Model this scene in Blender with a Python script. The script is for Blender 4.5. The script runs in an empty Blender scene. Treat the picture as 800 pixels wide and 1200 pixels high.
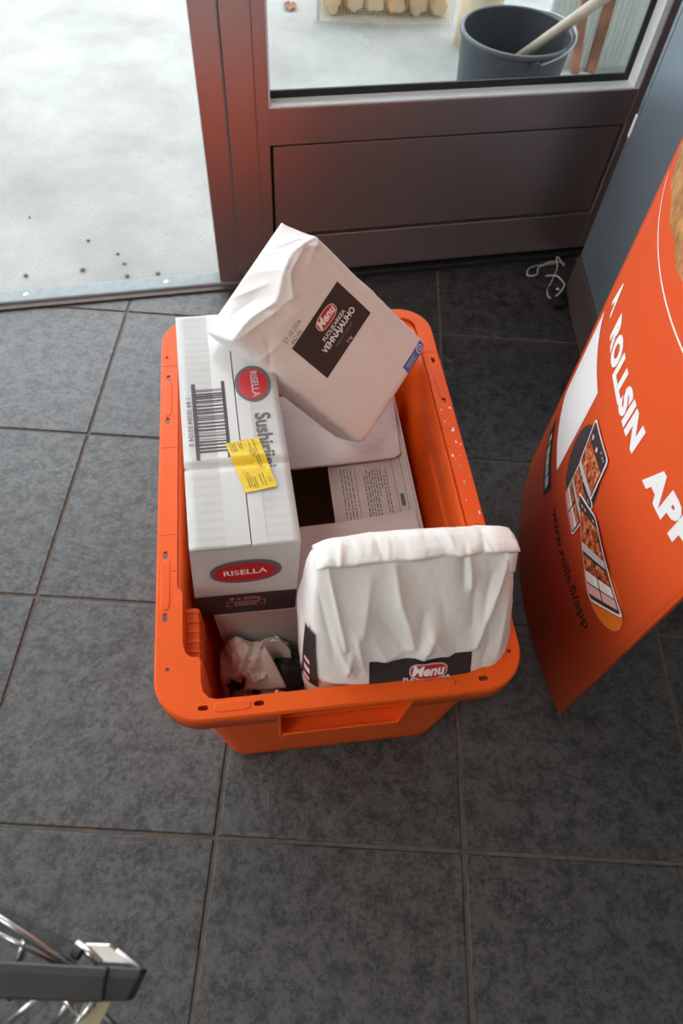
import bpy, bmesh, math, random
from mathutils import Vector, Matrix, noise
random.seed(7)
S = bpy.context.scene
COL = S.collection

# ------------------------------------------------------------------ camera
RM = Matrix(((0.99778263, 0.04547799, 0.04859606),
             (0.06457525, -0.83832231, -0.54133699),
             (0.01612024, 0.54327475, -0.83940019)))      # rows: image right, image down, view
cam_d = bpy.data.cameras.new('camera'); cam = bpy.data.objects.new('camera', cam_d); COL.objects.link(cam)
right, down, fwd = RM[0], RM[1], RM[2]
m = Matrix.Identity(4)
for k in range(3):
    m[k][0], m[k][1], m[k][2] = right[k], -down[k], -fwd[k]
m.translation = Vector((0.45353538, -1.11448198, 1.0033226))
cam.matrix_world = m
cam_d.sensor_fit = 'VERTICAL'; cam_d.sensor_height = 36.0; cam_d.sensor_width = 24.0
cam_d.lens = 803.667535 / 1200 * 36
cam_d.clip_start = 0.02
cam_d.dof.use_dof = True; cam_d.dof.focus_distance = 0.86; cam_d.dof.aperture_fstop = 5.6
S.camera = cam

# ------------------------------------------------------------------ sky, light, exposure
S.view_settings.view_transform = 'Standard'; S.view_settings.look = 'None'
S.view_settings.gamma = 1.0; S.view_settings.use_curve_mapping = False
S.view_settings.exposure = 0.08
SKY = 4.5
w = bpy.data.worlds.new('overcast_sky'); S.world = w; w.use_nodes = True
bg = w.node_tree.nodes['Background']
bg.inputs[0].default_value = (0.90, 0.96, 1.0, 1); bg.inputs[1].default_value = SKY
LAMP_POWER = 17.0      # dim ceiling panel behind the photographer
S.cycles.max_bounces = 10; S.cycles.diffuse_bounces = 6; S.cycles.glossy_bounces = 4
S.cycles.transparent_max_bounces = 12; S.cycles.sample_clamp_indirect = 6.0

# ------------------------------------------------------------------ materials
def newmat(name):
    mt = bpy.data.materials.new(name); mt.use_nodes = True
    nt = mt.node_tree
    return mt, nt, nt.nodes['Principled BSDF']
def plain(name, col, rough=.5, metal=0., spec=.5, noise_amt=0., nscale=40., bump=0., bscale=200., sss=0., emit=None, coat=0.):
    mt, nt, b = newmat(name)
    b.inputs['Base Color'].default_value = (*col, 1); b.inputs['Roughness'].default_value = rough
    b.inputs['Metallic'].default_value = metal; b.inputs['Specular IOR Level'].default_value = spec
    if coat: b.inputs['Coat Weight'].default_value = coat
    if sss:
        b.inputs['Subsurface Weight'].default_value = sss
        b.inputs['Subsurface Radius'].default_value = (.02, .006, .002)
        b.inputs['Subsurface Scale'].default_value = .4
    g = nt.nodes.new('ShaderNodeNewGeometry')
    if noise_amt:
        n = nt.nodes.new('ShaderNodeTexNoise'); n.inputs['Scale'].default_value = nscale; n.inputs['Detail'].default_value = 5
        nt.links.new(g.outputs['Position'], n.inputs['Vector'])
        mr = nt.nodes.new('ShaderNodeMapRange'); mr.inputs[1].default_value = .3; mr.inputs[2].default_value = .7
        mr.inputs[3].default_value = 1 - noise_amt; mr.inputs[4].default_value = 1 + noise_amt
        nt.links.new(n.outputs['Fac'], mr.inputs[0])
        mx = nt.nodes.new('ShaderNodeVectorMath'); mx.operation = 'SCALE'; mx.inputs[0].default_value = col
        nt.links.new(mr.outputs[0], mx.inputs['Scale']); nt.links.new(mx.outputs[0], b.inputs['Base Color'])
    if bump:
        n2 = nt.nodes.new('ShaderNodeTexNoise'); n2.inputs['Scale'].default_value = bscale; n2.inputs['Detail'].default_value = 4
        nt.links.new(g.outputs['Position'], n2.inputs['Vector'])
        bp = nt.nodes.new('ShaderNodeBump'); bp.inputs['Strength'].default_value = bump; bp.inputs['Distance'].default_value = .002
        nt.links.new(n2.outputs['Fac'], bp.inputs['Height']); nt.links.new(bp.outputs[0], b.inputs['Normal'])
    return mt

def tile_material():
    mt, nt, b = newmat('slate_tile')
    g = nt.nodes.new('ShaderNodeNewGeometry'); L = nt.links.new
    oi = nt.nodes.new('ShaderNodeObjectInfo')
    off = nt.nodes.new('ShaderNodeVectorMath'); off.operation = 'SCALE'; off.inputs[0].default_value = (3.1, 5.7, 0)
    L(oi.outputs['Random'], off.inputs['Scale'])
    ad = nt.nodes.new('ShaderNodeVectorMath'); ad.operation = 'ADD'
    L(g.outputs['Position'], ad.inputs[0]); L(off.outputs[0], ad.inputs[1])
    n1 = nt.nodes.new('ShaderNodeTexNoise'); n1.inputs["Scale"].default_value = 36; n1.inputs['Detail'].default_value = 12; n1.inputs['Roughness'].default_value = .80
    n2 = nt.nodes.new('ShaderNodeTexNoise'); n2.inputs['Scale'].default_value = 120; n2.inputs['Detail'].default_value = 7; n2.inputs['Roughness'].default_value = .78
    n3 = nt.nodes.new('ShaderNodeTexNoise'); n3.inputs['Scale'].default_value = 5; n3.inputs['Detail'].default_value = 9; n3.inputs['Roughness'].default_value = .62; n3.inputs['Distortion'].default_value = .5
    for n in (n1, n2, n3): L(ad.outputs[0], n.inputs['Vector'])
    mx = nt.nodes.new('ShaderNodeMix'); mx.data_type = 'FLOAT'; mx.inputs[0].default_value = .40
    L(n1.outputs['Fac'], mx.inputs[2]); L(n2.outputs['Fac'], mx.inputs[3])
    cr = nt.nodes.new('ShaderNodeValToRGB'); cr.color_ramp.elements[0].position = .44; cr.color_ramp.elements[1].position = .54
    cr.color_ramp.elements[0].color = (.0080, .0072, .0070, 1); cr.color_ramp.elements[1].color = (.048, .0445, .043, 1)
    L(mx.outputs[0], cr.inputs[0]); L(cr.outputs[0], b.inputs['Base Color'])
    rr = nt.nodes.new('ShaderNodeMapRange'); rr.inputs[1].default_value = .3; rr.inputs[2].default_value = .7; rr.inputs[3].default_value = .34; rr.inputs[4].default_value = .52
    L(n1.outputs['Fac'], rr.inputs[0]); L(rr.outputs[0], b.inputs['Roughness'])
    sr_ = nt.nodes.new('ShaderNodeMapRange'); sr_.inputs[1].default_value = .44; sr_.inputs[2].default_value = .55; sr_.inputs[3].default_value = .68; sr_.inputs[4].default_value = .98
    L(mx.outputs[0], sr_.inputs[0]); L(sr_.outputs[0], b.inputs['Specular IOR Level'])
    # slate relief: long soft ridges and a fine grain
    am = nt.nodes.new('ShaderNodeMath'); am.operation = 'MULTIPLY_ADD'; am.inputs[1].default_value = 3.2
    L(n3.outputs['Fac'], am.inputs[0]); L(n1.outputs['Fac'], am.inputs[2])
    bp = nt.nodes.new('ShaderNodeBump'); bp.inputs['Strength'].default_value = .6; bp.inputs['Distance'].default_value = .004
    L(am.outputs[0], bp.inputs['Height'])
    b2 = nt.nodes.new('ShaderNodeBump'); b2.inputs['Strength'].default_value = .22; b2.inputs['Distance'].default_value = .001
    L(n2.outputs['Fac'], b2.inputs['Height']); L(bp.outputs[0], b2.inputs['Normal']); L(b2.outputs[0], b.inputs['Normal'])
    return mt

def concrete_material():
    mt, nt, b = newmat('weathered_concrete'); L = nt.links.new
    g = nt.nodes.new('ShaderNodeNewGeometry')
    n1 = nt.nodes.new('ShaderNodeTexNoise'); n1.inputs['Scale'].default_value = 3.5; n1.inputs['Detail'].default_value = 8; n1.inputs['Roughness'].default_value = .6
    n2 = nt.nodes.new('ShaderNodeTexNoise'); n2.inputs['Scale'].default_value = 180; n2.inputs['Detail'].default_value = 4
    v = nt.nodes.new('ShaderNodeTexVoronoi'); v.inputs['Scale'].default_value = 22
    for n in (n1, n2, v): L(g.outputs['Position'], n.inputs['Vector'])
    cr = nt.nodes.new('ShaderNodeValToRGB'); cr.color_ramp.elements[0].position = .3; cr.color_ramp.elements[1].position = .65
    cr.color_ramp.elements[0].color = (.222, .225, .210, 1); cr.color_ramp.elements[1].color = (.345, .35, .336, 1)
    L(n1.outputs['Fac'], cr.inputs[0])
    mr = nt.nodes.new('ShaderNodeMapRange'); mr.inputs[1].default_value = .3; mr.inputs[2].default_value = .7; mr.inputs[3].default_value = .9; mr.inputs[4].default_value = 1.07
    L(n2.outputs['Fac'], mr.inputs[0])
    # small dark specks of dirt
    vr = nt.nodes.new('ShaderNodeMapRange'); vr.inputs[1].default_value = .035; vr.inputs[2].default_value = .09; vr.inputs[3].default_value = .72; vr.inputs[4].default_value = 1.
    L(v.outputs['Distance'], vr.inputs[0])
    mm = nt.nodes.new('ShaderNodeMath'); mm.operation = 'MULTIPLY'; L(mr.outputs[0], mm.inputs[0]); L(vr.outputs[0], mm.inputs[1])
    sc = nt.nodes.new('ShaderNodeVectorMath'); sc.operation = 'SCALE'; L(cr.outputs[0], sc.inputs[0]); L(mm.outputs[0], sc.inputs['Scale'])
    L(sc.outputs[0], b.inputs['Base Color']); b.inputs['Roughness'].default_value = .8
    bp = nt.nodes.new('ShaderNodeBump'); bp.inputs['Strength'].default_value = .25; bp.inputs['Distance'].default_value = .002
    L(n2.outputs['Fac'], bp.inputs['Height']); L(bp.outputs[0], b.inputs['Normal'])
    return mt

def bronze_material():
    mt, nt, b = newmat('bronze_anodised_aluminium'); L = nt.links.new
    tc = nt.nodes.new('ShaderNodeTexCoord'); mp = nt.nodes.new('ShaderNodeMapping'); mp.inputs['Scale'].default_value = (2, 2, 300)
    n = nt.nodes.new('ShaderNodeTexNoise'); n.inputs['Scale'].default_value = 1.; n.inputs['Detail'].default_value = 3
    L(tc.outputs['Object'], mp.inputs[0]); L(mp.outputs[0], n.inputs['Vector'])
    cr = nt.nodes.new('ShaderNodeValToRGB'); cr.color_ramp.elements[0].color = (.50, .40, .39, 1); cr.color_ramp.elements[1].color = (.56, .45, .44, 1)
    L(n.outputs['Fac'], cr.inputs[0]); L(cr.outputs[0], b.inputs['Base Color'])
    b.inputs['Metallic'].default_value = .92; b.inputs['Roughness'].default_value = .40
    return mt

def cardboard_material(name, col):
    mt, nt, b = newmat(name); L = nt.links.new
    tc = nt.nodes.new('ShaderNodeTexCoord')
    wv = nt.nodes.new('ShaderNodeTexWave'); wv.bands_direction = 'Y'; wv.inputs['Scale'].default_value = 28; wv.inputs['Distortion'].default_value = .3
    n = nt.nodes.new('ShaderNodeTexNoise'); n.inputs['Scale'].default_value = 16; n.inputs['Detail'].default_value = 6
    L(tc.outputs['Object'], wv.inputs['Vector']); L(tc.outputs['Object'], n.inputs['Vector'])
    mr = nt.nodes.new('ShaderNodeMapRange'); mr.inputs[1].default_value = .3; mr.inputs[2].default_value = .7; mr.inputs[3].default_value = .93; mr.inputs[4].default_value = 1.04
    L(n.outputs['Fac'], mr.inputs[0])
    sc = nt.nodes.new('ShaderNodeVectorMath'); sc.operation = 'SCALE'; sc.inputs[0].default_value = col; L(mr.outputs[0], sc.inputs['Scale'])
    L(sc.outputs[0], b.inputs['Base Color']); b.inputs['Roughness'].default_value = .62
    bp = nt.nodes.new('ShaderNodeBump'); bp.inputs['Strength'].default_value = .16; bp.inputs['Distance'].default_value = .001
    L(wv.outputs['Fac'], bp.inputs['Height']); L(bp.outputs[0], b.inputs['Normal'])
    return mt

def glass_material():
    mt = bpy.data.materials.new('clear_glass'); mt.use_nodes = True; nt = mt.node_tree; nt.nodes.clear(); L = nt.links.new
    o = nt.nodes.new('ShaderNodeOutputMaterial'); t = nt.nodes.new('ShaderNodeBsdfTransparent'); t.inputs[0].default_value = (.93, .95, .95, 1)
    gl = nt.nodes.new('ShaderNodeBsdfGlossy'); gl.inputs['Roughness'].default_value = .02
    fr = nt.nodes.new('ShaderNodeFresnel'); fr.inputs['IOR'].default_value = 1.5
    mx = nt.nodes.new('ShaderNodeMixShader'); L(fr.outputs[0], mx.inputs[0]); L(t.outputs[0], mx.inputs[1]); L(gl.outputs[0], mx.inputs[2]); L(mx.outputs[0], o.inputs[0])
    return mt

def crumb_material():
    mt, nt, b = newmat('fried_crumb_print'); L = nt.links.new
    g = nt.nodes.new('ShaderNodeNewGeometry')
    n = nt.nodes.new('ShaderNodeTexNoise'); n.inputs['Scale'].default_value = 55; n.inputs['Detail'].default_value = 7; n.inputs['Roughness'].default_value = .7
    L(g.outputs['Position'], n.inputs['Vector'])
    cr = nt.nodes.new('ShaderNodeValToRGB'); cr.color_ramp.elements[0].position = .35; cr.color_ramp.elements[1].position = .66
    cr.color_ramp.elements[0].color = (.22, .075, .02, 1); cr.color_ramp.elements[1].color = (.62, .30, .10, 1)
    L(n.outputs['Fac'], cr.inputs[0]); L(cr.outputs[0], b.inputs['Base Color']); b.inputs['Roughness'].default_value = .5
    return mt

def food_print_material():
    mt, nt, b = newmat('food_photo_print'); L = nt.links.new
    g = nt.nodes.new('ShaderNodeNewGeometry')
    n = nt.nodes.new('ShaderNodeTexNoise'); n.inputs['Scale'].default_value = 110; n.inputs['Detail'].default_value = 5; n.inputs['Roughness'].default_value = .65
    L(g.outputs['Position'], n.inputs['Vector'])
    cr = nt.nodes.new('ShaderNodeValToRGB'); e = cr.color_ramp.elements
    e[0].position = .36; e[0].color = (.035, .012, .008, 1); e[1].position = .68; e[1].color = (.75, .42, .26, 1)
    x = e.new(.5); x.color = (.50, .09, .02, 1)
    L(n.outputs['Fac'], cr.inputs[0]); L(cr.outputs[0], b.inputs['Base Color']); b.inputs['Roughness'].default_value = .4
    return mt

def paper_material(name, col, sss=.0):
    mt = plain(name, col, rough=.55, bump=.25, bscale=120, noise_amt=.02, nscale=30)
    if sss:
        b = mt.node_tree.nodes['Principled BSDF']
        b.inputs['Subsurface Weight'].default_value = sss; b.inputs['Subsurface Radius'].default_value = (.01, .008, .006); b.inputs['Subsurface Scale'].default_value = .3
    return mt

M = {}
M['tile'] = tile_material(); M['concrete'] = concrete_material(); M['bronze'] = bronze_material()
M['grout'] = plain('dirty_grout', (.12, .098, .082), .9, noise_amt=.25, nscale=60, bump=.4)
M['silver'] = plain('silver_aluminium', (.93, .95, .95), .4, .0, noise_amt=.02)
M['threshold'] = plain('worn_aluminium', (.215, .245, .255), .55, .0, noise_amt=.12, nscale=60, bump=.15)
M['brown_strip'] = plain('brown_trim', (.075, .048, .040), .55, noise_amt=.15)
M['rubber'] = plain('black_rubber', (.012, .012, .013), .6)
M['glass'] = glass_material()
M['navy'] = plain('dark_blue_metallic_paint', (.33, .41, .48), .33, .72, .5)
M['kick'] = plain('brown_baseboard', (.075, .052, .048), .5, noise_amt=.1)
M['plaster'] = plain('grey_plaster', (.55, .53, .50), .8, noise_amt=.04)
M['ceiling'] = plain('ceiling_grey', (.30, .30, .295), .9, noise_amt=.03)
M['orange'] = plain('orange_plastic', (.85, .108, .009), .45, 0, .3, noise_amt=.035, nscale=25, bump=.05, bscale=300, sss=.08)
M['poster'] = plain('orange_printed_card', (.70, .088, .020), .45, 0, .3)
M['paper'] = paper_material('white_bag_paper', (.79, .755, .725), .0)
M['wrap'] = paper_material('crumpled_tissue_paper', (.86, .80, .76), .0)
M['card'] = cardboard_material('white_cardboard', (.60, .592, .58))
M['card_in'] = cardboard_material('white_cardboard_flap', (.64, .60, .58))
M['kraft'] = cardboard_material('brown_cardboard', (.56, .37, .23))
M['black'] = plain('black_print', (.018, .017, .018), .45)
M['charcoal'] = plain('charcoal_print', (.048, .038, .042), .5)
M['label'] = plain('dark_label_print', (.026, .021, .023), .45)
M['red'] = plain('red_print', (.55, .020, .025), .4)
M['grey'] = plain('grey_print', (.13, .13, .14), .5)
M['white'] = plain('white_print', (.84, .83, .82), .5)
M['blue'] = plain('blue_print', (.045, .12, .50), .45)
M['yellow'] = plain('yellow_sticker', (.86, .60, .02), .38, bump=.1, bscale=60)
M['greytext'] = plain('grey_text_print', (.22, .20, .20), .6)
M['pink'] = plain('pink_print', (.72, .42, .40), .5)
M['amber'] = plain('amber_print', (.82, .20, .018), .45)
M['food'] = food_print_material(); M['crumb'] = crumb_material()
M['lgrey'] = plain('light_grey_print', (.5, .5, .5), .5)
M['pail'] = plain('dark_blue_grey_plastic', (.034, .042, .052), .45, 0, .5, noise_amt=.2, nscale=30)
M['pailwire'] = plain('galvanised_wire', (.30, .32, .34), .45, .6)
M['wood'] = plain('pale_wood', (.50, .42, .32), .65, noise_amt=.15, nscale=30)
M['log'] = plain('split_birch', (.56, .31, .14), .7, noise_amt=.3, nscale=18, bump=.5, bscale=60)
M['bark'] = plain('tan_bark', (.66, .53, .36), .8, noise_amt=.2, nscale=14, bump=.5, bscale=50)
M['net'] = plain('mesh_sack_net', (.60, .46, .28), .6)
M['brick'] = plain('brick_red_timber', (.33, .150, .090), .75, noise_amt=.45, nscale=14, bump=.4, bscale=80)
M['sheet'] = plain('white_corrugated_sheet', (.78, .80, .78), .4, noise_amt=.03)
nt_ = M['sheet'].node_tree; tr_ = nt_.nodes.new('ShaderNodeBsdfTranslucent'); tr_.inputs[0].default_value = (.85, .87, .85, 1)
mx_ = nt_.nodes.new('ShaderNodeMixShader'); mx_.inputs[0].default_value = .5; out_ = nt_.nodes['Material Output']
nt_.links.new(nt_.nodes['Principled BSDF'].outputs[0], mx_.inputs[1]); nt_.links.new(tr_.outputs[0], mx_.inputs[2]); nt_.links.new(mx_.outputs[0], out_.inputs[0])
M['lid'] = plain('pale_lid_plastic', (.62, .62, .58), .5)
M['cable'] = plain('grey_white_cable', (.42, .41, .40), .45)
M['chrome'] = plain('chrome_steel', (.62, .63, .64), .24, 1.)
M['greyplastic'] = plain('grey_plastic_rail', (.023, .022, .023), .42, noise_amt=.06)
M['beige'] = plain('beige_panel', (.40, .36, .22), .6, noise_amt=.1)
M['steel'] = plain('steel_screw', (.7, .7, .68), .3, .9)
M['stone'] = plain('grey_pebble', (.20, .18, .16), .8, noise_amt=.3)
M['leaf'] = plain('brown_leaf', (.24, .10, .055), .7)
m_clear = glass_material(); m_clear.name = 'clear_plastic'
m_clear.node_tree.nodes['Transparent BSDF'].inputs[0].default_value = (.80, .84, .83, 1); M['clear'] = m_clear

# ------------------------------------------------------------------ builders
class MB:
    def __init__(s): s.v = []; s.f = []; s.smooth = False
    def add(s, vs, fs):
        o = len(s.v); s.v += [tuple(v) for v in vs]; s.f += [tuple(i + o for i in f) for f in fs]; return s
    def box(s, x0, y0, z0, x1, y1, z1):
        v = [(x, y, z) for z in (z0, z1) for y in (y0, y1) for x in (x0, x1)]
        return s.add(v, [(0, 2, 3, 1), (4, 5, 7, 6), (0, 1, 5, 4), (2, 6, 7, 3), (0, 4, 6, 2), (1, 3, 7, 5)])
    def hexa(s, b, t):      # bottom quad, top quad (both counter-clockwise seen from above)
        return s.add(list(b) + list(t), [(3, 2, 1, 0), (4, 5, 6, 7), (0, 1, 5, 4), (1, 2, 6, 5), (2, 3, 7, 6), (3, 0, 4, 7)])
    def tube(s, pts, r, n=8, caps=True):
        pts = [Vector(p) for p in pts]; rings = []; prev = None
        for i, p in enumerate(pts):
            d = (pts[min(i + 1, len(pts) - 1)] - pts[max(i - 1, 0)]).normalized()
            if prev is None:
                a = d.orthogonal().normalized()
            else:
                a = (prev - d * prev.dot(d)).normalized()
            prev = a; b = d.cross(a); rr = r[i] if isinstance(r, (list, tuple)) else r
            rings.append([p + (a * math.cos(2 * math.pi * k / n) + b * math.sin(2 * math.pi * k / n)) * rr for k in range(n)])
        vs = [v for q in rings for v in q]; fs = []
        for i in range(len(rings) - 1):
            for k in range(n):
                fs.append((i * n + k, i * n + (k + 1) % n, (i + 1) * n + (k + 1) % n, (i + 1) * n + k))
        if caps:
            fs.append(tuple(range(n - 1, -1, -1))); fs.append(tuple(range((len(rings) - 1) * n, len(rings) * n)))
        return s.add(vs, fs)
    def loft(s, rings, close=True, cap0=False, cap1=False):
        n = len(rings[0]); vs = [v for q in rings for v in q]; fs = []
        for i in range(len(rings) - 1):
            for k in range(n if close else n - 1):
                fs.append((i * n + k, i * n + (k + 1) % n, (i + 1) * n + (k + 1) % n, (i + 1) * n + k))
        if cap0: fs.append(tuple(range(n - 1, -1, -1)))
        if cap1: fs.append(tuple(range((len(rings) - 1) * n, len(rings) * n)))
        return s.add(vs, fs)
    def patch(s, fn, u0, u1, v0, v1, nu=1, nv=1):
        vs = [fn(u0 + (u1 - u0) * i / nu, v0 + (v1 - v0) * j / nv) for j in range(nv + 1) for i in range(nu + 1)]
        fs = [(j * (nu + 1) + i, j * (nu + 1) + i + 1, (j + 1) * (nu + 1) + i + 1, (j + 1) * (nu + 1) + i) for j in range(nv) for i in range(nu)]
        return s.add(vs, fs)
    def poly(s, fn, pts, K=5, L=.012):     # concentric rings around the centroid, mapped onto a curved surface
        P = []
        for i in range(len(pts)):
            a, b = pts[i], pts[(i + 1) % len(pts)]; m_ = max(1, int(math.hypot(b[0] - a[0], b[1] - a[1]) / L))
            P += [(a[0] + (b[0] - a[0]) * k / m_, a[1] + (b[1] - a[1]) * k / m_) for k in range(m_)]
        cx = sum(p[0] for p in P) / len(P); cy = sum(p[1] for p in P) / len(P); n = len(P)
        vs = [fn(cx, cy)] + [fn(cx + (p[0] - cx) * k / K, cy + (p[1] - cy) * k / K) for k in range(1, K + 1) for p in P]
        fs = [(0, 1 + i, 1 + (i + 1) % n) for i in range(n)]
        for k in range(K - 1):
            o = 1 + k * n; fs += [(o + i, o + n + i, o + n + (i + 1) % n, o + (i + 1) % n) for i in range(n)]
        return s.add(vs, fs)
    def text(s, fn, txt, size, x, y, align='CENTER', shear=0., bold=0., rot=0., sx=1.):
        vs, fs = text_geo(txt, size, align, shear, bold)
        c, q = math.cos(rot), math.sin(rot)
        out = [fn(x + (a * sx) * c - b * q, y + (a * sx) * q + b * c) for a, b in vs]
        return s.add(out, fs)
    def build(s, name, mat, parent=None, smooth=False, bevel=0., seg=2, thick=0., solid_off=-1., sub=0):
        me = bpy.data.meshes.new(name); me.from_pydata(s.v, [], s.f); me.update()
        mats = mat if isinstance(mat, (list, tuple)) else [mat]
        for q in mats: me.materials.append(q)
        if smooth:
            for p in me.polygons: p.use_smooth = True
        o = bpy.data.objects.new(name, me); COL.objects.link(o)
        if parent: o.parent = parent
        if thick:
            d = o.modifiers.new('thickness', 'SOLIDIFY'); d.thickness = thick; d.offset = solid_off
        if bevel:
            d = o.modifiers.new('bevel', 'BEVEL'); d.width = bevel; d.segments = seg; d.limit_method = 'ANGLE'; d.angle_limit = math.radians(40)
        if sub:
            d = o.modifiers.new('smooth', 'SUBSURF'); d.levels = sub; d.render_levels = sub
        return o
_tc = {}
def text_geo(txt, size, align, shear, bold):
    key = (txt, size, align, shear, bold)
    if key in _tc: return _tc[key]
    cu = bpy.data.curves.new('t', 'FONT'); cu.body = txt; cu.size = size; cu.align_x = align; cu.align_y = 'CENTER'
    cu.shear = shear; cu.offset = bold; cu.space_character = 1.0 + (.10 if bold > .002 else 0); cu.resolution_u = 3; cu.fill_mode = 'FRONT' if hasattr(cu, 'fill_mode') else cu.fill_mode
    ob = bpy.data.objects.new('t', cu); COL.objects.link(ob)
    dg = bpy.context.evaluated_depsgraph_get(); ev = ob.evaluated_get(dg); me = ev.to_mesh()
    vs = [(v.co.x, v.co.y) for v in me.vertices]; fs = [tuple(p.vertices) for p in me.polygons]
    ev.to_mesh_clear(); bpy.data.objects.remove(ob); bpy.data.curves.remove(cu)
    _tc[key] = (vs, fs); return vs, fs
def ellipse(cx, cy, rx, ry, n=32, rot=0., p=1.):
    out = []
    for i in range(n):
        a = 2 * math.pi * i / n; c, s_ = math.cos(a), math.sin(a)
        x = rx * math.copysign(abs(c) ** p, c); y = ry * math.copysign(abs(s_) ** p, s_)
        out.append((cx + x * math.cos(rot) - y * math.sin(rot), cy + x * math.sin(rot) + y * math.cos(rot)))
    return out
def empty(name, loc=(0, 0, 0), rz=0., mat=None):
    o = bpy.data.objects.new(name, None); COL.objects.link(o); o.empty_display_size = .05
    if mat is not None: o.matrix_world = mat
    else: o.location = loc; o.rotation_euler = (0, 0, rz)
    return o
def tag(o, label, cat, group=None, kind=None):
    o['label'] = label; o['category'] = cat
    if group: o['group'] = group
    if kind: o['kind'] = kind
    return o
def struct(o, label=None, cat=None):
    o['kind'] = 'structure'
    if label: o['label'] = label
    if cat: o['category'] = cat
    return o

DOOR_P = Vector((.598, .196, 0)); DOOR_A = math.atan2(.242, .970)
DX = Vector((math.cos(DOOR_A), math.sin(DOOR_A), 0)); DN = Vector((-DX.y, DX.x, 0))
def dpt(s, y, z=0.): return DOOR_P + DX * s + DN * y + Vector((0, 0, z))

# ------------------------------------------------------------------ floor of slate tiles
T = .33; J = .0054
fl = empty('floor'); struct(fl, 'dark grey slate-look tile floor with sunken brown grout', 'floor')
b = MB()
c = [Vector((-3, -4.4, -.03)), Vector((2.35, -4.4, -.03)), Vector((2.35, dpt(1.806, 0).y + .02, -.03)), Vector((-3, dpt(-3.71, 0).y + .02, -.03))]
b.hexa(c, [Vector((q.x, q.y, -.0022)) for q in c]).build('grout_bed', M['grout'], fl)
def tile_mesh(poly, name='tile'):
    me = bpy.data.meshes.new(name); bm = bmesh.new()
    n = len(poly); bv = .0016
    cx = sum(p[0] for p in poly) / n; cy = sum(p[1] for p in poly) / n
    def inset(p, d):
        dx, dy = cx - p[0], cy - p[1]
        return (p[0] + d * (1 if dx > 0 else -1), p[1] + d * (1 if dy > 0 else -1))
    r0 = [bm.verts.new((p[0], p[1], -.012)) for p in poly]
    r1 = [bm.verts.new((p[0], p[1], -.0013)) for p in poly]
    r15 = [bm.verts.new((*inset(p, bv * .4), -.0004)) for p in poly]
    r2 = [bm.verts.new((*inset(p, bv * 1.3), 0)) for p in poly]
    for a, q in ((r0, r1), (r1, r15), (r15, r2)):
        for i in range(n): bm.faces.new((a[i], a[(i + 1) % n], q[(i + 1) % n], q[i]))
    bm.faces.new(r2); bm.to_mesh(me); bm.free(); me.materials.append(M['tile']); return me
full = tile_mesh([(J / 2, J / 2), (T - J / 2, J / 2), (T - J / 2, T - J / 2), (J / 2, T - J / 2)])
def clip(poly, p0, nrm):        # keep the side where (p - p0).nrm <= 0
    out = []
    for i in range(len(poly)):
        a, q = poly[i], poly[(i + 1) % len(poly)]
        da = (a[0] - p0.x) * nrm.x + (a[1] - p0.y) * nrm.y; dq = (q[0] - p0.x) * nrm.x + (q[1] - p0.y) * nrm.y
        if da <= 0: out.append(a)
        if da * dq < 0:
            t = da / (da - dq); out.append((a[0] + (q[0] - a[0]) * t, a[1] + (q[1] - a[1]) * t))
    return out
EDGE = dpt(0, -.004)
for i in range(-5, 5):
    for j in range(-6, 2):
        x0, y0 = i * T, j * T
        sq = [(x0 + J / 2, y0 + J / 2), (x0 + T - J / 2, y0 + J / 2), (x0 + T - J / 2, y0 + T - J / 2), (x0 + J / 2, y0 + T - J / 2)]
        cl = clip(sq, EDGE, DN)
        if len(cl) < 3: continue
        if len(cl) == 4 and all((a[0] - q[0]) ** 2 + (a[1] - q[1]) ** 2 < 1e-12 for a, q in zip(cl, sq)):
            me = full; loc = (x0, y0, random.uniform(-.0004, .0003))
        else:
            ar = abs(sum(cl[k][0] * cl[(k + 1) % len(cl)][1] - cl[(k + 1) % len(cl)][0] * cl[k][1] for k in range(len(cl)))) / 2
            if ar < .0008: continue
            me = tile_mesh([(q[0] - x0, q[1] - y0) for q in cl]); loc = (x0, y0, 0)
        o = bpy.data.objects.new('tile', me); COL.objects.link(o); o.location = loc; o.parent = fl

# ------------------------------------------------------------------ outdoor paving
b = MB(); q = [dpt(-7, .030), dpt(7, .030), dpt(7, 9), dpt(-7, 9)]
struct(b.hexa([Vector((p.x, p.y, -.1)) for p in q], [Vector((p.x, p.y, 0)) for p in q]).build('ground', M['concrete']), 'pale weathered concrete paving outside the doorway', 'ground')

DM = Matrix.Translation(DOOR_P) @ Matrix.Rotation(DOOR_A, 4, 'Z')
# threshold strips
t1 = empty('trim_1', mat=DM); struct(t1, 'worn aluminium threshold strip along the open doorway', 'threshold')
MB().box(-1.5, .006, -.01, -.375, .046, .010).build('threshold_bar', M['threshold'], t1, bevel=.004)
MB().box(-1.5, -.008, -.01, -.30, .007, .0045).build('edge_strip', M['brown_strip'], t1, bevel=.0015)
bb = MB()
for s_ in (-.54, -.83, -1.12):
    bb.tube([(s_, .026, .0095), (s_, .026, .0115)], [.0055, .004], 10)
bb.build('screw', M['steel'], t1)
t2 = empty('trim_2', mat=DM); struct(t2, 'dark sill under the closed glazed door', 'threshold')
MB().box(-.375, -.004, -.01, .55, .05, .012).build('sill', M['rubber'], t2, bevel=.003)
MB().box(-.380, .012, .012, .47, .020, .034).build('brush_seal', M['rubber'], t2)
# fixed post beside the doorway
t3 = empty('trim_3', mat=DM); struct(t3, 'bronze aluminium post at the edge of the open doorway', 'post')
MB().box(-.426, .0, .018, -.3815, .06, 2.15).build('post', M['bronze'], t3, bevel=.0015)
MB().box(-.4, .012, .0, -.385, .05, .019).build('foot', M['rubber'], t3)

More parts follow.
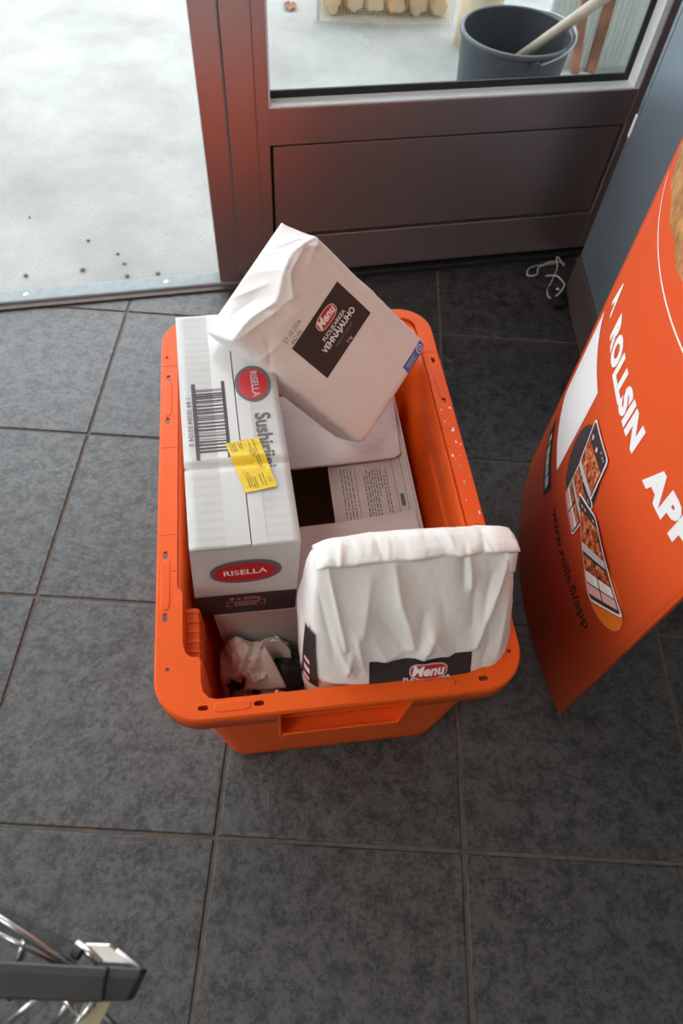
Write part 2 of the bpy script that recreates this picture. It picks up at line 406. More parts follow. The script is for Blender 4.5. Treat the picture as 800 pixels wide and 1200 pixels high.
# ------------------------------------------------------------------ glazed door leaf
d1 = empty('door_1', mat=DM); struct(d1, 'bronze aluminium door with tall glass pane and flush bottom panel', 'door')
MB().box(-.379, .0, .025, -.329, .05, 2.1).build('stile', M['bronze'], d1, bevel=.0012)
MB().box(-.329, .001, .025, -.3065, .05, 2.1).build('stile', M['bronze'], d1, bevel=.0008)
MB().box(.401, .0, .025, .475, .05, 2.1).build('stile', M['bronze'], d1, bevel=.0015)
MB().box(-.3065, .0005, .306, .401, .05, .3715).build('rail', M['bronze'], d1, bevel=.0012)
MB().box(-.3065, .0005, .025, .401, .05, .112).build('rail', M['bronze'], d1, bevel=.0012)
MB().box(-.3065, .0005, 2.02, .401, .05, 2.1).build('rail', M['bronze'], d1)
MB().box(-.3005, .005, .1175, .395, .045, .301).build('bottom_panel', M['bronze'], d1, bevel=.001)
MB().box(-.3065, .016, .112, .401, .040, .306).build('panel_gasket', M['rubber'], d1)
gb = MB(); gb.box(-.3065, .002, .3715, .401, .030, .3745); gb.build('glazing_bead', M['silver'], d1, bevel=.0006)
gb = MB(); gb.box(.3895, .002, .3745, .401, .030, 2.02); gb.build('glazing_bead', M['silver'], d1, bevel=.0006)
gb = MB(); gb.box(-.3065, .002, .3745, -.303, .030, 2.02); gb.build('glazing_bead', M['silver'], d1, bevel=.0006)
gk = MB(); gk.box(-.303, .0295, .3745, .3895, .034, .3870); gk.box(.379, .0295, .3870, .3895, .034, 2.02); gk.box(-.303, .0295, .387, -.2995, .034, 2.02)
gk.build('glass_gasket', M['rubber'], d1)
MB().box(-.304, .034, .372, .391, .038, 2.03).build('glass', M['glass'], d1)

# ------------------------------------------------------------------ room shell
wf = empty('wall_front', mat=DM); struct(wf, 'plain shop front wall around the door and windows', 'wall')
MB().box(-5, .0, 2.50, 2.6, .15, 2.8).build('lintel', M['plaster'], wf)
MB().box(.476, .0, 0, 2.6, .15, 2.5).build('pier', M['plaster'], wf)
MB().box(-1.58, .0, 0, -1.5, .15, 2.5).build('pier', M['plaster'], wf)
MB().box(-5, .0, 0, -3.2, .15, 2.5).build('pier', M['plaster'], wf)
MB().box(-3.2, .0, 0, -1.58, .15, .10).build('parapet', M['plaster'], wf)
MB().box(-.426, .0, 2.1, .476, .15, 2.16).build('door_head', M['bronze'], wf)
wlf = empty('wall_left'); struct(wlf, 'grey plaster wall with a wide window at the left side', 'wall')
MB().box(-2.6, -4.4, 0, -2.5, -.4, .75).build('parapet', M['plaster'], wlf)
MB().box(-2.6, -4.4, 2.5, -2.5, -.4, 2.8).build('lintel', M['plaster'], wlf)
MB().box(-2.6, -4.4, .75, -2.5, -3.3, 2.5).build('pier', M['plaster'], wlf)
struct(MB().box(-3.4, -4.5, 0, 2.4, -4.4, 2.8).build('wall_back', M['plaster']), 'grey plaster wall behind the photographer', 'wall')
struct(MB().box(-3.4, -4.5, 2.8, 2.4, 1.0, 2.9).build('ceiling', M['ceiling']), 'white ceiling', 'ceiling')
# dark cabinet-like wall on the right
WR = Matrix.Translation((.9475, .163, 0)) @ Matrix.Rotation(math.atan2(-1, .03), 4, 'Z')       # local x runs towards the camera, +y is into the wall
# local y axis of this rotation points to +X (right side of the room)
wr = empty('wall_right', mat=WR); struct(wr, 'glossy dark blue wall panel beside the orange stand', 'wall')
MB().box(-.13, .09, 0, .0, .62, 2.8).build('light_leak_filler', M['kick'], wr)  # added block, stops outside light leaking in between panel end and door
MB().box(.0165, .002, .098, .50, .62, 2.8).build('panel', M['navy'], wr, bevel=.0015)
MB().box(.0015, .002, .098, .0152, .10, 2.8).build('edge_strip', M['navy'], wr, bevel=.0015)
MB().box(.004, .014, 0, .49, .60, .098).build('plinth_core', M['rubber'], wr)
sk = MB().box(.0030, -.0005, .352, .0125, .0018, .392).build('sticker', M['white'], wr, bevel=.003)
br = empty('baseboard_right', mat=WR); struct(br, 'brown baseboard under the dark blue wall', 'baseboard')
MB().box(.0, -.001, .001, .50, .013, .097).build('board', M['kick'], br, bevel=.002)
MB().box(-.006, .016, .001, -.001, .10, .095).build('end_board', M['rubber'], br)
struct(MB().box(2.3, -4.4, 0, 2.4, .62, 2.8).build('wall_side', M['plaster']), 'plain plaster wall far to the right, outside the picture', 'wall')
# jamb between the wall and the door
MB().box(.477, -.005, 0, .60, -.0002, 2.1).build('jamb', M['rubber'], wf)

# ceiling lamp behind the photographer
lm = empty('ceiling_lamp', (-.35, -1.75, 2.76)); tag(lm, 'flat white ceiling light panel behind the photographer', 'lamp')
MB().box(-.31, -.31, 0, .31, .31, .03).build('frame', M['white'], lm)
em, nt, bb_ = newmat('lamp_diffuser'); bb_.inputs['Emission Color'].default_value = (1, .90, .78, 1); bb_.inputs['Emission Strength'].default_value = LAMP_POWER
MB().box(-.28, -.28, -.004, .28, .28, -.0005).build('diffuser', em, lm)

# ------------------------------------------------------------------ orange crate
CA = math.radians(9.7)
EX = Vector((math.cos(CA), math.sin(CA), 0)); EY = Vector((-math.sin(CA), math.cos(CA), 0))
C0 = EX * .3274 - EY * .6584
CM = Matrix.Translation(C0) @ Matrix.Rotation(CA, 4, 'Z')
crate = empty('plastic_crate', mat=CM)
tag(crate, 'orange plastic storage crate full of packages standing on the grey tiles', 'crate')
def rrect(hx, hy, r, z, n=8, cx=0., cy=0.):
    out = []
    for k, (sx, sy) in enumerate(((1, 1), (-1, 1), (-1, -1), (1, -1))):
        for i in range(n + 1):
            a = math.pi / 2 * (k + i / n)
            out.append((cx + sx * (hx - r) + r * math.cos(a), cy + sy * (hy - r) + r * math.sin(a), z))
    return out
RH = .287
def body_half(z): k = z / RH; return (.150 + .0275 * k, .2725 + .0125 * k)
shell = MB()
rings = []
for z in (.0, .004, .02, .1, .19, .25, RH - .004):
    hx, hy = body_half(z); e = .006 if z == 0 else 0
    rings.append(rrect(hx - e, hy - e, .03 if z else .026, z))
for z in (RH - .004, .25, .19, .1, .02, .0045):
    hx, hy = body_half(z); rings.append(rrect(hx - .003, hy - .003, .028, z))
shell.loft(rings, True, True, True); shell.build('crate_body', M['orange'], crate, smooth=False).data.shade_smooth() if hasattr(bpy.types.Mesh, 'shade_smooth') else None
# flat rim with real slots, made from a filled curve
def rim_curve():
    cu = bpy.data.curves.new('rim', 'CURVE'); cu.dimensions = '2D'; cu.fill_mode = 'BOTH'; cu.extrude = .002
    def sp(pts):
        s_ = cu.splines.new('POLY'); s_.points.add(len(pts) - 1); s_.use_cyclic_u = True
        for k, p in enumerate(pts): s_.points[k].co = (p[0], p[1], 0, 1)
    sp([(p[0], p[1]) for p in rrect(.199, .301, .048, 0, 10)])
    # inner opening: narrow long sides, wide front/back, thicker front-left corner with the pocket
    ih = .1775; fr = -.2815
    inner = [(ih - .02, .2815), (-ih + .02, .2815)]
    for i in range(1, 6): a = math.pi / 2 * (1 + i / 5); inner.append((-ih + .02 + .02 * math.cos(a), .2615 + .02 * math.sin(a)))
    inner += [(-ih, -.14), (-ih + .001, -.147), (-ih + .0055, -.152), (-ih + .0065, -.158), (-ih + .0065, -.215), (-ih + .009, -.226), (-ih + .015, -.232), (-ih + .0245, -.234), (-.152, -.240), (-.152, -.262), (-.150, -.272), (-.144, -.279), (-.136, fr)]
    inner += [(.136, fr), (.144, -.279), (.150, -.272), (.152, -.262), (.152, -.240), (ih - .0245, -.234), (ih - .015, -.232), (ih - .009, -.226), (ih - .0065, -.215), (ih - .0065, -.158), (ih - .0055, -.152), (ih - .001, -.147), (ih, -.14), (ih, .2615)]
    for i in range(1, 5): a = math.pi / 2 * (i / 5); inner.append((ih - .02 + .02 * math.cos(a), .2615 + .02 * math.sin(a)))
    sp(inner)
    H = [(-.1905, .182, 0), (-.1905, .104, 0), (-.191, -.103, 0), (-.1905, -.183, 0), (-.150, -.2895, 1), (-.092, -.2905, 1), (.190, .112, 0), (.1905, -.100, 0), (.151, -.2895, 1), (.190, .189, 0), (.1905, -.235, 0)]
    for x, y, ho in H:
        sp(ellipse(x, y, .0055 if ho else .0029, .0029 if ho else .0055, 14, 0, .7))
    for x, y in ((-.187, -.244), (-.193, .222), (.187, -.262), (.118, -.291)):
        sp(ellipse(x, y, .0024, .0024, 10))
    ob = bpy.data.objects.new('t', cu); COL.objects.link(ob)
    dg = bpy.context.evaluated_depsgraph_get(); me = bpy.data.meshes.new_from_object(ob.evaluated_get(dg))
    bpy.data.objects.remove(ob); me.name = 'rim'; me.materials.clear(); me.materials.append(M['orange']); return me
rim = bpy.data.objects.new('rim', rim_curve()); COL.objects.link(rim); rim.parent = crate; rim.location = (0, 0, RH - .002)
# rolled outer edge + skirt
HG = .0715
def gap_ring(hx, hy, r, z, n=10):
    q = rrect(hx, hy, r, z, n)
    return q[:n + 1] + [(HG, hy, z), (-HG, hy, z)] + q[n + 1:3 * n + 3] + [(-HG, -hy, z), (HG, -hy, z)] + q[3 * n + 3:]
rr = [gap_ring(.199, .301, .048, RH), gap_ring(.2010, .3030, .050, RH - .0016), gap_ring(.2016, .3036, .0505, RH - .005), gap_ring(.2010, .3030, .050, RH - .030),
      gap_ring(.1985, .3005, .048, RH - .030), gap_ring(.1985, .3005, .048, RH - .004)]
sk = MB(); n_ = len(rr[0]); sk.v = [v for q in rr for v in q]
for i in range(len(rr) - 1):
    for k in range(n_):
        if k in (11, 35) and i >= 2: continue
        sk.f.append((i * n_ + k, i * n_ + (k + 1) % n_, (i + 1) * n_ + (k + 1) % n_, (i + 1) * n_ + k))
sk.build('rim_skirt', M['orange'], crate, smooth=True)
# inner rolled lip (the round-over from rim into the wall)
lip = MB(); lip.loft([rrect(.1785, .2832, .024, RH + .0004, 8), rrect(.1765, .2815, .024, RH - .002, 8), rrect(.1752, .2800, .024, RH - .010, 8), rrect(.1735, .2787, .026, RH - .028, 8)], True)
# stacking pockets at both front corners: a ledge with ribs below the rim
for sx in (-1, 1):
    pk = MB()
    x0, x1 = sorted((sx * .1725, sx * .156))
    pk.box(x0, -.236, .205, x1, -.160, .257)
    for k in range(6):
        y = -.229 + k * .0122
        a_, b_ = sorted((sx * .1725, sx * .1545)); pk.box(a_, y, .205, b_, y + .0045, .2585)
    pk.box(*((min(sx * .1725, sx * .150)), -.279, .20, max(sx * .1725, sx * .150), -.236, RH - .004))
    pk.build('stacking_pocket', M['orange'], crate, bevel=.003)
# raised oval pads on the rim
for x, y, ho in ((-.1905, .144, 0), (-.1905, -.142, 0), (-.120, -.2905, 1), (.190, .146, 0), (.1905, -.16, 0), (.10, -.2905, 1)):
    e0 = ellipse(x, y, .019 if ho else .0052, .0052 if ho else .032, 28, 0, .45); e1 = ellipse(x, y, .018 if ho else .0045, .0045 if ho else .031, 28, 0, .45)
    MB().loft([[(p[0], p[1], RH - .001) for p in e0], [(p[0], p[1], RH + .0005) for p in e0], [(p[0], p[1], RH + .0009) for p in e1]], True, False, True).build('raised_pad', M['orange'], crate)
# thin mould lines across the rim
for y in (.205, .058, -.075, -.125):
    for sx in (-1, 1): MB().box(min(sx * .179, sx * .1985), y, RH - .001, max(sx * .179, sx * .1985), y + .0012, RH + .0004).build('mould_line', M['orange'], crate)
# carrying handle pockets front and back
for sy in (-1, 1):
    hd = MB()
    Y = lambda a, b_: (min(a, b_), max(a, b_))
    y0, y1 = Y(sy * .2765, sy * .3035)
    hd.box(-.0735, y0, .190, .066, y1, .194)                        # pocket floor
    hd.box(-.0745, y0, .190, -.0705, y1, .283)                      # left cheek
    hd.hexa([(.0615, y0, .190), (.0655, y0, .190), (.0655, y1, .190), (.0615, y1, .190)], [(.0705, y0, .283), (.0745, y0, .283), (.0745, y1, .283), (.0705, y1, .283)])
    y2, y3 = Y(sy * .3005, sy * .3040); hd.box(-.0735, y2, .190, .066, y3, .203)      # outer lip
    y4, y5 = Y(sy * .279, sy * .2915); hd.box(-.071, y4, .226, .066, y5, .230)
    hd.build('handle_pocket', M['orange'], crate, bevel=.0012)
# long moulded panels on the side walls
for sx in (-1, 1):
    pn = MB()
    for (ya, yb) in ((.06, -.10),):
        z0, z1 = .13, .235
        def wx(z): return sx * (body_half(z)[0] - .003)
        vs = [(wx(z0), yb, z0), (wx(z0), ya, z0), (wx(z1), ya, z1), (wx(z1), yb, z1)]
        ins = [(v[0] - sx * .0035, v[1], v[2]) for v in vs]
        pn.add([*vs, *[(v[0], v[1] * .93, v[2] + (.004 if v[2] < .2 else -.004)) for v in ins]], [(0, 1, 5, 4), (1, 2, 6, 5), (2, 3, 7, 6), (3, 0, 4, 7), (4, 5, 6, 7)])
    pn.build('wall_panel', M['orange'], crate)
# dried white splashes on the right rim
sc = MB()
for k in range(16):
    y = random.uniform(-.09, .12); x = random.uniform(.181, .198); r = random.uniform(.0005, .0014)
    sc.poly(lambda a, b_: (a, b_, RH + .0005), ellipse(x, y, r, r * random.uniform(1, 3), 8))
o = sc.build('scuff_mark', M['white'], crate); o['kind'] = 'stuff'

# ------------------------------------------------------------------ big open white carton
carton = empty('open_carton', mat=CM @ Matrix.Translation((0, .034, .006)))
tag(carton, 'white cardboard carton with open flaps and a dark empty inside, low in the crate', 'box')
HZ = .192; HX, HY, BX, BY = .145, .180, .138, .178
def wall4(t):
    bq = [(-BX + t, -BY + t, t), (BX - t, -BY + t, t), (BX - t, BY - t, t), (-BX + t, BY - t, t)]
    tq = [(-HX + t, -HY + t, HZ), (HX - t, -HY + t, HZ), (HX - t, HY - t, HZ), (-HX + t, HY - t, HZ)]
    return bq, tq
bo, to = wall4(0); bi, ti = wall4(.003)
MB().add(bo + to + ti, [(3, 2, 1, 0)] + [(i, (i + 1) % 4, 4 + (i + 1) % 4, 4 + i) for i in range(4)] + [(4 + i, 4 + (i + 1) % 4, 8 + (i + 1) % 4, 8 + i) for i in range(4)]).build('carton_body', M['card'], carton)
MB().add(bi + ti, [(0, 1, 2, 3)] + [(4 + i, 4 + (i + 1) % 4, (i + 1) % 4, i) for i in range(4)]).build('carton_lining', M['kraft'], carton)
def flap(name, pts, mat, mid=None):
    return MB().add(pts, [(0, 1, 2, 3)] if len(pts) == 4 else [(0, 1, 4, 5), (1, 2, 3, 4)]).build(name, mat, carton, thick=.0028, solid_off=0)
yo_ = .034     # crate y = local y + yo_
# long flap on the right, folded in under the short ones, printed
RF = lambda u, v: (HX - .001 - u * .118, -HY + .004 + v * (2 * HY - .008), HZ - .003 - u * .012)      # u inwards, v along
MB().patch(RF, 0, 1, 0, 1, 4, 6).build('long_flap', M['card_in'], carton, thick=.0028, solid_off=0)
# left long flap pushed in under the rice carton
MB().add([(-HX, -HY + .004, HZ - .001), (-.060, -HY + .004, HZ - .003), (-.060, HY - .004, HZ - .003), (-HX, HY - .004, HZ - .001)], [(0, 1, 2, 3)]).build('long_flap', M['card'], carton, thick=.0028, solid_off=0)
# short flap near the camera and the one at the far end
MB().add([(-.144, -HY, HZ), (.143, -HY, HZ), (.1365, -.049, HZ + .005), (.03, -.058, HZ + .002), (-.144, -.066, HZ + .001)], [(0, 1, 2, 3, 4)]).build('short_flap', M['card_in'], carton, thick=.0028, solid_off=0)
MB().add([(-.144, HY, HZ), (-.144, .036, HZ + .002), (-.014, .0385, HZ + .003), (.124, .044, HZ + .006), (.133, .05, HZ + .006), (.143, HY, HZ)], [(0, 1, 2, 3, 4, 5)]).build('short_flap', M['card_in'], carton, thick=.0028, solid_off=0)
pr = MB()
RFo = lambda u, v: (lambda p: (p[0], p[1], p[2] + .0019))(RF(u, v))
def hl(u, v0, v1, wdt=.010): pr.patch(RFo, u - wdt / 2, u + wdt / 2, v0, v1, 1, 4)
for u in (.10, .21): hl(u, .12, .90, .006)
hl(.155, .40, .46, .05)
for k, (a_, c_) in enumerate(((.36, .60), (.36, .56), (.50, .60), (.46, .6), (.32, .6), (.31, .60), (.30, .59), (.30, .60), (.31, .58))):
    u = .30 + k * .034
    t = a_
    while t < c_:
        L_ = random.uniform(.008, .03); hl(u, t, min(t + L_, c_), .013); t += L_ + .006
hl(.68, .30, .62, .006)
for k in range(4):
    t = .30; u = .73 + k * .04
    while t < .62:
        L_ = random.uniform(.008, .03); hl(u, t, min(t + L_, .62), .012); t += L_ + .006
o = pr.build('printed_text_lines', M['grey'], carton); o['kind'] = 'stuff'

# ------------------------------------------------------------------ rice carton (lying on the left half of the open one)
ZB, ZT = .2035, .369
rc = empty('rice_carton', mat=CM @ Matrix.Translation((-.10, .03, ZB)))
tag(rc, 'white rice carton with barcode and yellow sticker, on the left in the crate', 'box')
_o = Vector((-.10, .03, ZB))
B4 = [Vector(p) - _o for p in ((-.1655, -.146, ZB), (-.0425, -.146, ZB), (-.0475, .213, ZB), (-.1665, .209, ZB))]
T4 = [Vector(p) - _o for p in ((-.1525, -.146, ZT), (-.0345, -.146, ZT), (-.0485, .213, ZT), (-.1685, .209, ZT))]
def bil(Q, u, v): return Q[0] * (1 - u) * (1 - v) + Q[1] * u * (1 - v) + Q[2] * u * v + Q[3] * (1 - u) * v
body = MB().add(B4 + T4, [(3, 2, 1, 0), (0, 1, 5, 4), (1, 2, 6, 5), (2, 3, 7, 6), (3, 0, 4, 7)])
body.build('carton_body', M['card'], rc)
SEAM = .555
TW = .1195; TL = .357
def top_z(v):   # crease 30 % up from the front edge
    d = (v - .295) * TL
    return .0016 - .0030 * math.exp(-(d / .0035) ** 2) + .0012 * math.exp(-((d - .011) / .005) ** 2) - .0012 * max(0, (.04 - v * TL) / .04) ** 2
def top_fn(off):
    def f(u, v):
        p = bil(T4, u, v); return Vector((p.x, p.y, p.z + top_z(v) + off))
    return f
for u0, u1 in ((.0, SEAM - .005), (SEAM + .005, 1.)):
    MB().patch(top_fn(0), u0, u1, -.004, 1.0, 6, 90).build('top_flap', M['card'], rc, smooth=True, thick=.003)
MB().patch(lambda u, v: bil(T4, u, v) + Vector((0, 0, -.002)), SEAM - .01, SEAM + .01, 0, 1).build('seam_gap', M['kraft'], rc)
# glossy tape over the seam
tp = plain('clear_packing_tape', (.66, .66, .65), .22, 0, .6); 
MB().patch(top_fn(.0003), .33, SEAM - .006, .001, 1.0, 2, 90).build('packing_tape', tp, rc, smooth=True)
MB().patch(top_fn(.0003), SEAM + .006, .70, .001, 1.0, 2, 90).build('packing_tape', tp, rc, smooth=True)
def cxy(f):       # crate x,y -> u,v on the top
    def g(x, y):
        v = (y + .146) / (.355 + .004 * .5); xl = -.1525 + (-.1685 + .1525) * v; xr = -.0345 + (-.0485 + .0345) * v
        return f((x - xl) / (xr - xl), v)
    return g
T0 = cxy(top_fn(.0006)); T1 = cxy(top_fn(.0009)); T2 = cxy(top_fn(.0012))
# barcode
def quad(mb, fn, p0, p1, p2, p3, n=1, k=1):
    def g(u, v):
        x = p0[0] * (1 - u) * (1 - v) + p1[0] * u * (1 - v) + p2[0] * u * v + p3[0] * (1 - u) * v
        y = p0[1] * (1 - u) * (1 - v) + p1[1] * u * (1 - v) + p2[1] * u * v + p3[1] * (1 - u) * v
        return fn(x, y)
    mb.patch(g, 0, 1, 0, 1, n, k)
bc = MB()
quad(bc, T0, (-.1490, .088), (-.1445, .088), (-.1390, -.031), (-.1432, -.031), 1, 20)
quad(bc, T0, (-.1125, .090), (-.1085, .090), (-.1035, -.030), (-.1075, -.030), 1, 20)
y = .078
rnd = random.Random(3)
while y > -.018:
    wd = rnd.choice((.0009, .0009, .0011, .0021, .0024)); sh = -.0000
    k = (.088 - y) / .119
    xa = -.1450 + .0055 * k; xb = -.1120 + .005 * k
    quad(bc, T0, (xa, y - wd), (xb, y - wd), (xb, y), (xa, y)); y -= wd + rnd.choice((.0011, .0014, .0024, .003))
o = bc.build('barcode', M['charcoal'], rc); o['kind'] = 'stuff'
MB().text(T0, '1 64 10184 03104 0', .0088, -.1508, .029, 'CENTER', rot=-math.pi / 2 + .045, sx=1.08).build('carton_number', M['grey'], rc)
# logo on the top
lg = MB().poly(T0, ellipse(-.0735, .0825, .0225, .0300, 40, .06)).build('logo_ring', M['grey'], rc)
MB().poly(T1, ellipse(-.0735, .0815, .0180, .0250, 40, .06)).build('logo_oval', M['red'], rc)
MB().text(T2, 'RISELLA', .0125, -.0715, .0815, rot=-math.pi / 2 + .06, bold=.0002).build('logo_text', M['lgrey'], rc)
MB().text(T0, 'Sushiriisi', .0255, -.0660, .0345, 'LEFT', rot=-math.pi / 2 + .045, bold=.0006, sx=.92).build('product_name', M['grey'], rc)
# yellow sticker over the seam
ST = [(-.110, -.010), (-.0715, -.004), (-.0545, -.0755), (-.0905, -.0815)]
def stk(off):
    f = cxy(top_fn(off))
    def g(u, v):
        x = ST[3][0] * (1 - u) * (1 - v) + ST[2][0] * u * (1 - v) + ST[1][0] * u * v + ST[0][0] * (1 - u) * v
        y = ST[3][1] * (1 - u) * (1 - v) + ST[2][1] * u * (1 - v) + ST[1][1] * u * v + ST[0][1] * (1 - u) * v
        p = f(x, y); p.z += .0005 * noise.noise(Vector((x * 220, y * 220, 1))) + .0004; return p
    return g
ys = MB().patch(stk(.0016), 0, 1, 0, 1, 16, 36).build('yellow_sticker', M['yellow'], rc, smooth=True)
sx_ = MB(); sf = stk(.0023)
for u, va, vb in ((.10, .80, .98), (.17, .78, .96), (.24, .80, .97), (.36, .84, .97), (.42, .82, .95), (.80, .45, .97), (.73, .40, .80), (.66, .62, .95), (.60, .66, .8), (.22, .06, .34), (.29, .07, .36), (.36, .05, .30), (.44, .05, .26), (.60, .08, .3), (.7, .06, .3)):
    t = va
    while t < vb:
        L_ = random.uniform(.012, .04); sx_.patch(sf, u - .012, u + .012, t, min(t + L_, vb), 1, 2); t += L_ + .012
sx_.text(lambda x, y: sf(.86 + x * 28, .15 + y * 14), '1/1', .006, 0, 0, rot=-math.pi / 2)
o = sx_.build('sticker_text', M['charcoal'], ys); 
# front face print
def ff(off):
    Q = [B4[0], B4[1], T4[1], T4[0]]
    def g(u, v):
        p = bil(Q, u, v); return Vector((p.x, p.y - off, p.z))
    return g
F0, F1, F2 = ff(.0007), ff(.0010), ff(.0013)
MB().patch(F0, 0, 1, 0, .315, 8, 2).build('dark_band', M['charcoal'], rc)
FU = lambda x: x / .120; FV = lambda z: z / .1655
def fm(f): return lambda x, z: f(.5 + x / .120, z / .1655)
MB().poly(fm(F0), ellipse(.0, .108, .0405, .0265, 48, .045, .92)).build('logo_ring', M['grey'], rc)
MB().poly(fm(F1), ellipse(-.0005, .107, .0350, .0205, 48, .045, .92)).build('logo_oval', M['red'], rc)
MB().text(fm(F2), 'RISELLA', .0160, -.001, .1075, bold=.0002, rot=.05, sx=.90).build('logo_text', M['white'], rc)
tx = MB().text(fm(F2), '8 x 500g', .0105, -.001, .041, bold=.0001, rot=.02)
for (xa, za, xb, zb) in ((-.023, .0325, .023, .0335), (-.023, .021, -.022, .0335), (.022, .0225, .023, .0345), (-.023, .021, -.016, .022), (.016, .0222, .023, .0232)): quad(tx, fm(F2), (xa, za), (xb, za), (xb, zb), (xa, zb))
for z in (.030, .0262, .0225):
    x = -.014
    while x < .013:
        L_ = random.uniform(.002, .005); quad(tx, fm(F2), (x, z - .001), (x + L_, z - .001), (x + L_, z + .001), (x, z + .001)); x += L_ + .001
tx.build('pack_text', M['pink'], rc)

# ------------------------------------------------------------------ flour bags
def crease_sum(cr, x, y):
    d = 0.
    for (x0, y0, x1, y1, amp, wid) in cr:
        dx, dy = x1 - x0, y1 - y0; L2 = dx * dx + dy * dy
        t = ((x - x0) * dx + (y - y0) * dy) / L2
        tt = min(1, max(0, t)); ex_, ey_ = x - (x0 + dx * tt), y - (y0 + dy * tt)
        r = math.sqrt(ex_ * ex_ + ey_ * ey_)
        d += amp * math.exp(-r / wid) * (1 - .35 * abs(2 * tt - 1))
    return d
def bag_surface(a, zf, zb, cz, cx, H, p=.42, cr=(), n_amp=.0012, n_scale=26, seed=0, flat=None):
    """closed paper bag: local x across, y up the bag, z towards its front"""
    def front(x, y):
        A = a(y); k = min(1., abs((x - cx(y)) / A)); s_ = (1 - k ** (2 / p)) ** (p / 2) if k < 1 else 0
        c = cz(y); z = c + s_ * (zf(x, y) - c)
        fm_ = 1.
        if flat:
            dd = max(flat[0] - x, x - flat[1], flat[2] - y, y - flat[3], 0.); fm_ = .12 + .88 * min(1., dd / .02)
        z += (crease_sum(cr, x, y) * (.3 + .7 * fm_) + fm_ * n_amp * noise.fractal(Vector((x * n_scale, y * n_scale, seed)), .8, 2.1, 4)) * min(1, s_ * 1.2)
        return z
    def pt(x, y, z): return Vector((x, y, z))
    def build(name, parent, mat, nu=84, nv=96, y0=0.):
        rings = []
        for j in range(nv + 1):
            y = y0 + (H - y0) * (j / nv)
            A = a(y); c = cz(y); ring = []
            for i in range(nu):
                hn = nu // 2; fr_ = i < hn; t = (i if fr_ else i - hn) / hn * 2 - 1
                X = math.sin(math.pi / 2 * t * (.35 + .65 * abs(t)) ) if False else (.45 * t + .55 * math.sin(math.pi / 2 * t))
                if not fr_: X = -X
                x = cx(y) - A * X
                if fr_: z = front(x, y)
                else:
                    s_ = (1 - min(1., abs(X)) ** (2 / p)) ** (p / 2); z = c + s_ * (zb(x, y) - c)
                    z += n_amp * min(1, s_ * 1.2) * noise.fractal(Vector((x * n_scale, y * n_scale, seed + 9)), .8, 2.1, 4)
                dx = n_amp * 1.4 * noise.fractal(Vector((y * n_scale, z * n_scale, seed + 4)), .8, 2.1, 4) * abs(X) ** 6
                ring.append(pt(x + dx, y, z))
            rings.append(ring)
        return MB().loft(rings, True, True, True).build(name, mat, parent, smooth=True)
    return front, build
def label_fn(front, off): return lambda x, y: Vector((x, y, front(x, y) + off))
def flour_label(parent, fn_for0, x0, x1, y0, y1, nx=24, ny=16, lift=0., words=((.53, .0074, 1.), (.385, .0108, 1.))):
    """the dark product label with its logo and words, conforming to the bag"""
    fn_for = lambda off: fn_for0(off + (lift if off > .0007 else 0))
    lb = MB().patch(fn_for(.0006), x0, x1, y0, y1, nx, ny).build('product_label', M['label'], parent, smooth=True)
    W_, H_ = x1 - x0, y1 - y0; mx = (x0 + x1) / 2 + .004
    k = W_ / .104
    def P(u): return mx + u * k
    def Q(v): return y0 + v * H_
    ro = MB().poly(fn_for(.0011), ellipse(P(.0035), Q(.765), .0195 * k, .0088 * k, 36, 0, .75)).build('logo_outline', M['pink'], lb)
    rd = MB().poly(fn_for(.0015), ellipse(P(.0035), Q(.765), .0180 * k, .0074 * k, 36, 0, .75)).build('logo_oval', M['red'], lb)
    MB().text(fn_for(.0019), 'Menu', .0145 * k, P(.0025), Q(.775), bold=.0005 * k, shear=.22).build('logo_text', M['white'], lb)
    t = MB().text(fn_for(.0013), 'PUOLIKARKEA', words[0][1] * k, P(.002), Q(words[0][0]), bold=.0001, sx=words[0][2])
    t.text(fn_for(.0013), 'VEHNÄJAUHO', words[1][1] * k, P(.002), Q(words[1][0]), bold=.0003, sx=words[1][2])
    t.text(fn_for(.0013), '2 kg', .0058 * k, P(.002), Q(.08))
    t.build('label_words', M['white'], lb)
    MB().text(fn_for(.0013), 'halvgrovt vetemjöl', .0050 * k, P(.002), Q(.24)).build('small_words', M['greytext'], lb)
    return lb

# bag one: leaning over the rice carton and the right rim
B1 = Matrix(((0.486054473816106, -0.748071268887801, 0.45181901813841155, 0.5334918400794111),
             (0.7748888260487147, 0.1298476414685058, -0.6186169228770831, -0.4623522867457389),
             (0.4041019125767571, 0.6507910314914164, 0.6427850943994775, 0.3024937183364485), (0, 0, 0, 1)))
g1 = empty('flour_bag', mat=B1); tag(g1, 'white paper flour bag lying tilted on top of the rice carton, dark label facing up', 'bag', 'white flour bags in the crate')
H1 = .246
def a1(y):
    e = max(0., (.012 - y) / .012); t = max(0., (y - .19) / .056)
    return .0865 - .004 * e * e - .0005 * t
def yc1(x): return .2265 - .016 * math.exp(-((x + .012) / .028) ** 2) - .014 * max(0., (x - .045) / .04) ** 1.5
def zf1(x, y):
    b_ = .0015 * math.sin(math.pi * min(1, max(0, y / .22))) - .004 * max(0., (.010 - y) / .010) ** 2
    c_ = yc1(x)
    if y > c_: b_ -= .052 * ((y - c_) / (H1 + .002 - c_)) ** .85
    return b_
def zb1(x, y):
    e = max(0., (.012 - y) / .012); t = max(0., (y - .17) / (H1 - .17))
    return -.082 + .004 * e * e + .028 * t * t
def cz1(y):
    t = max(0., (y - .205) / (H1 - .205)); return -.040 - .012 * t
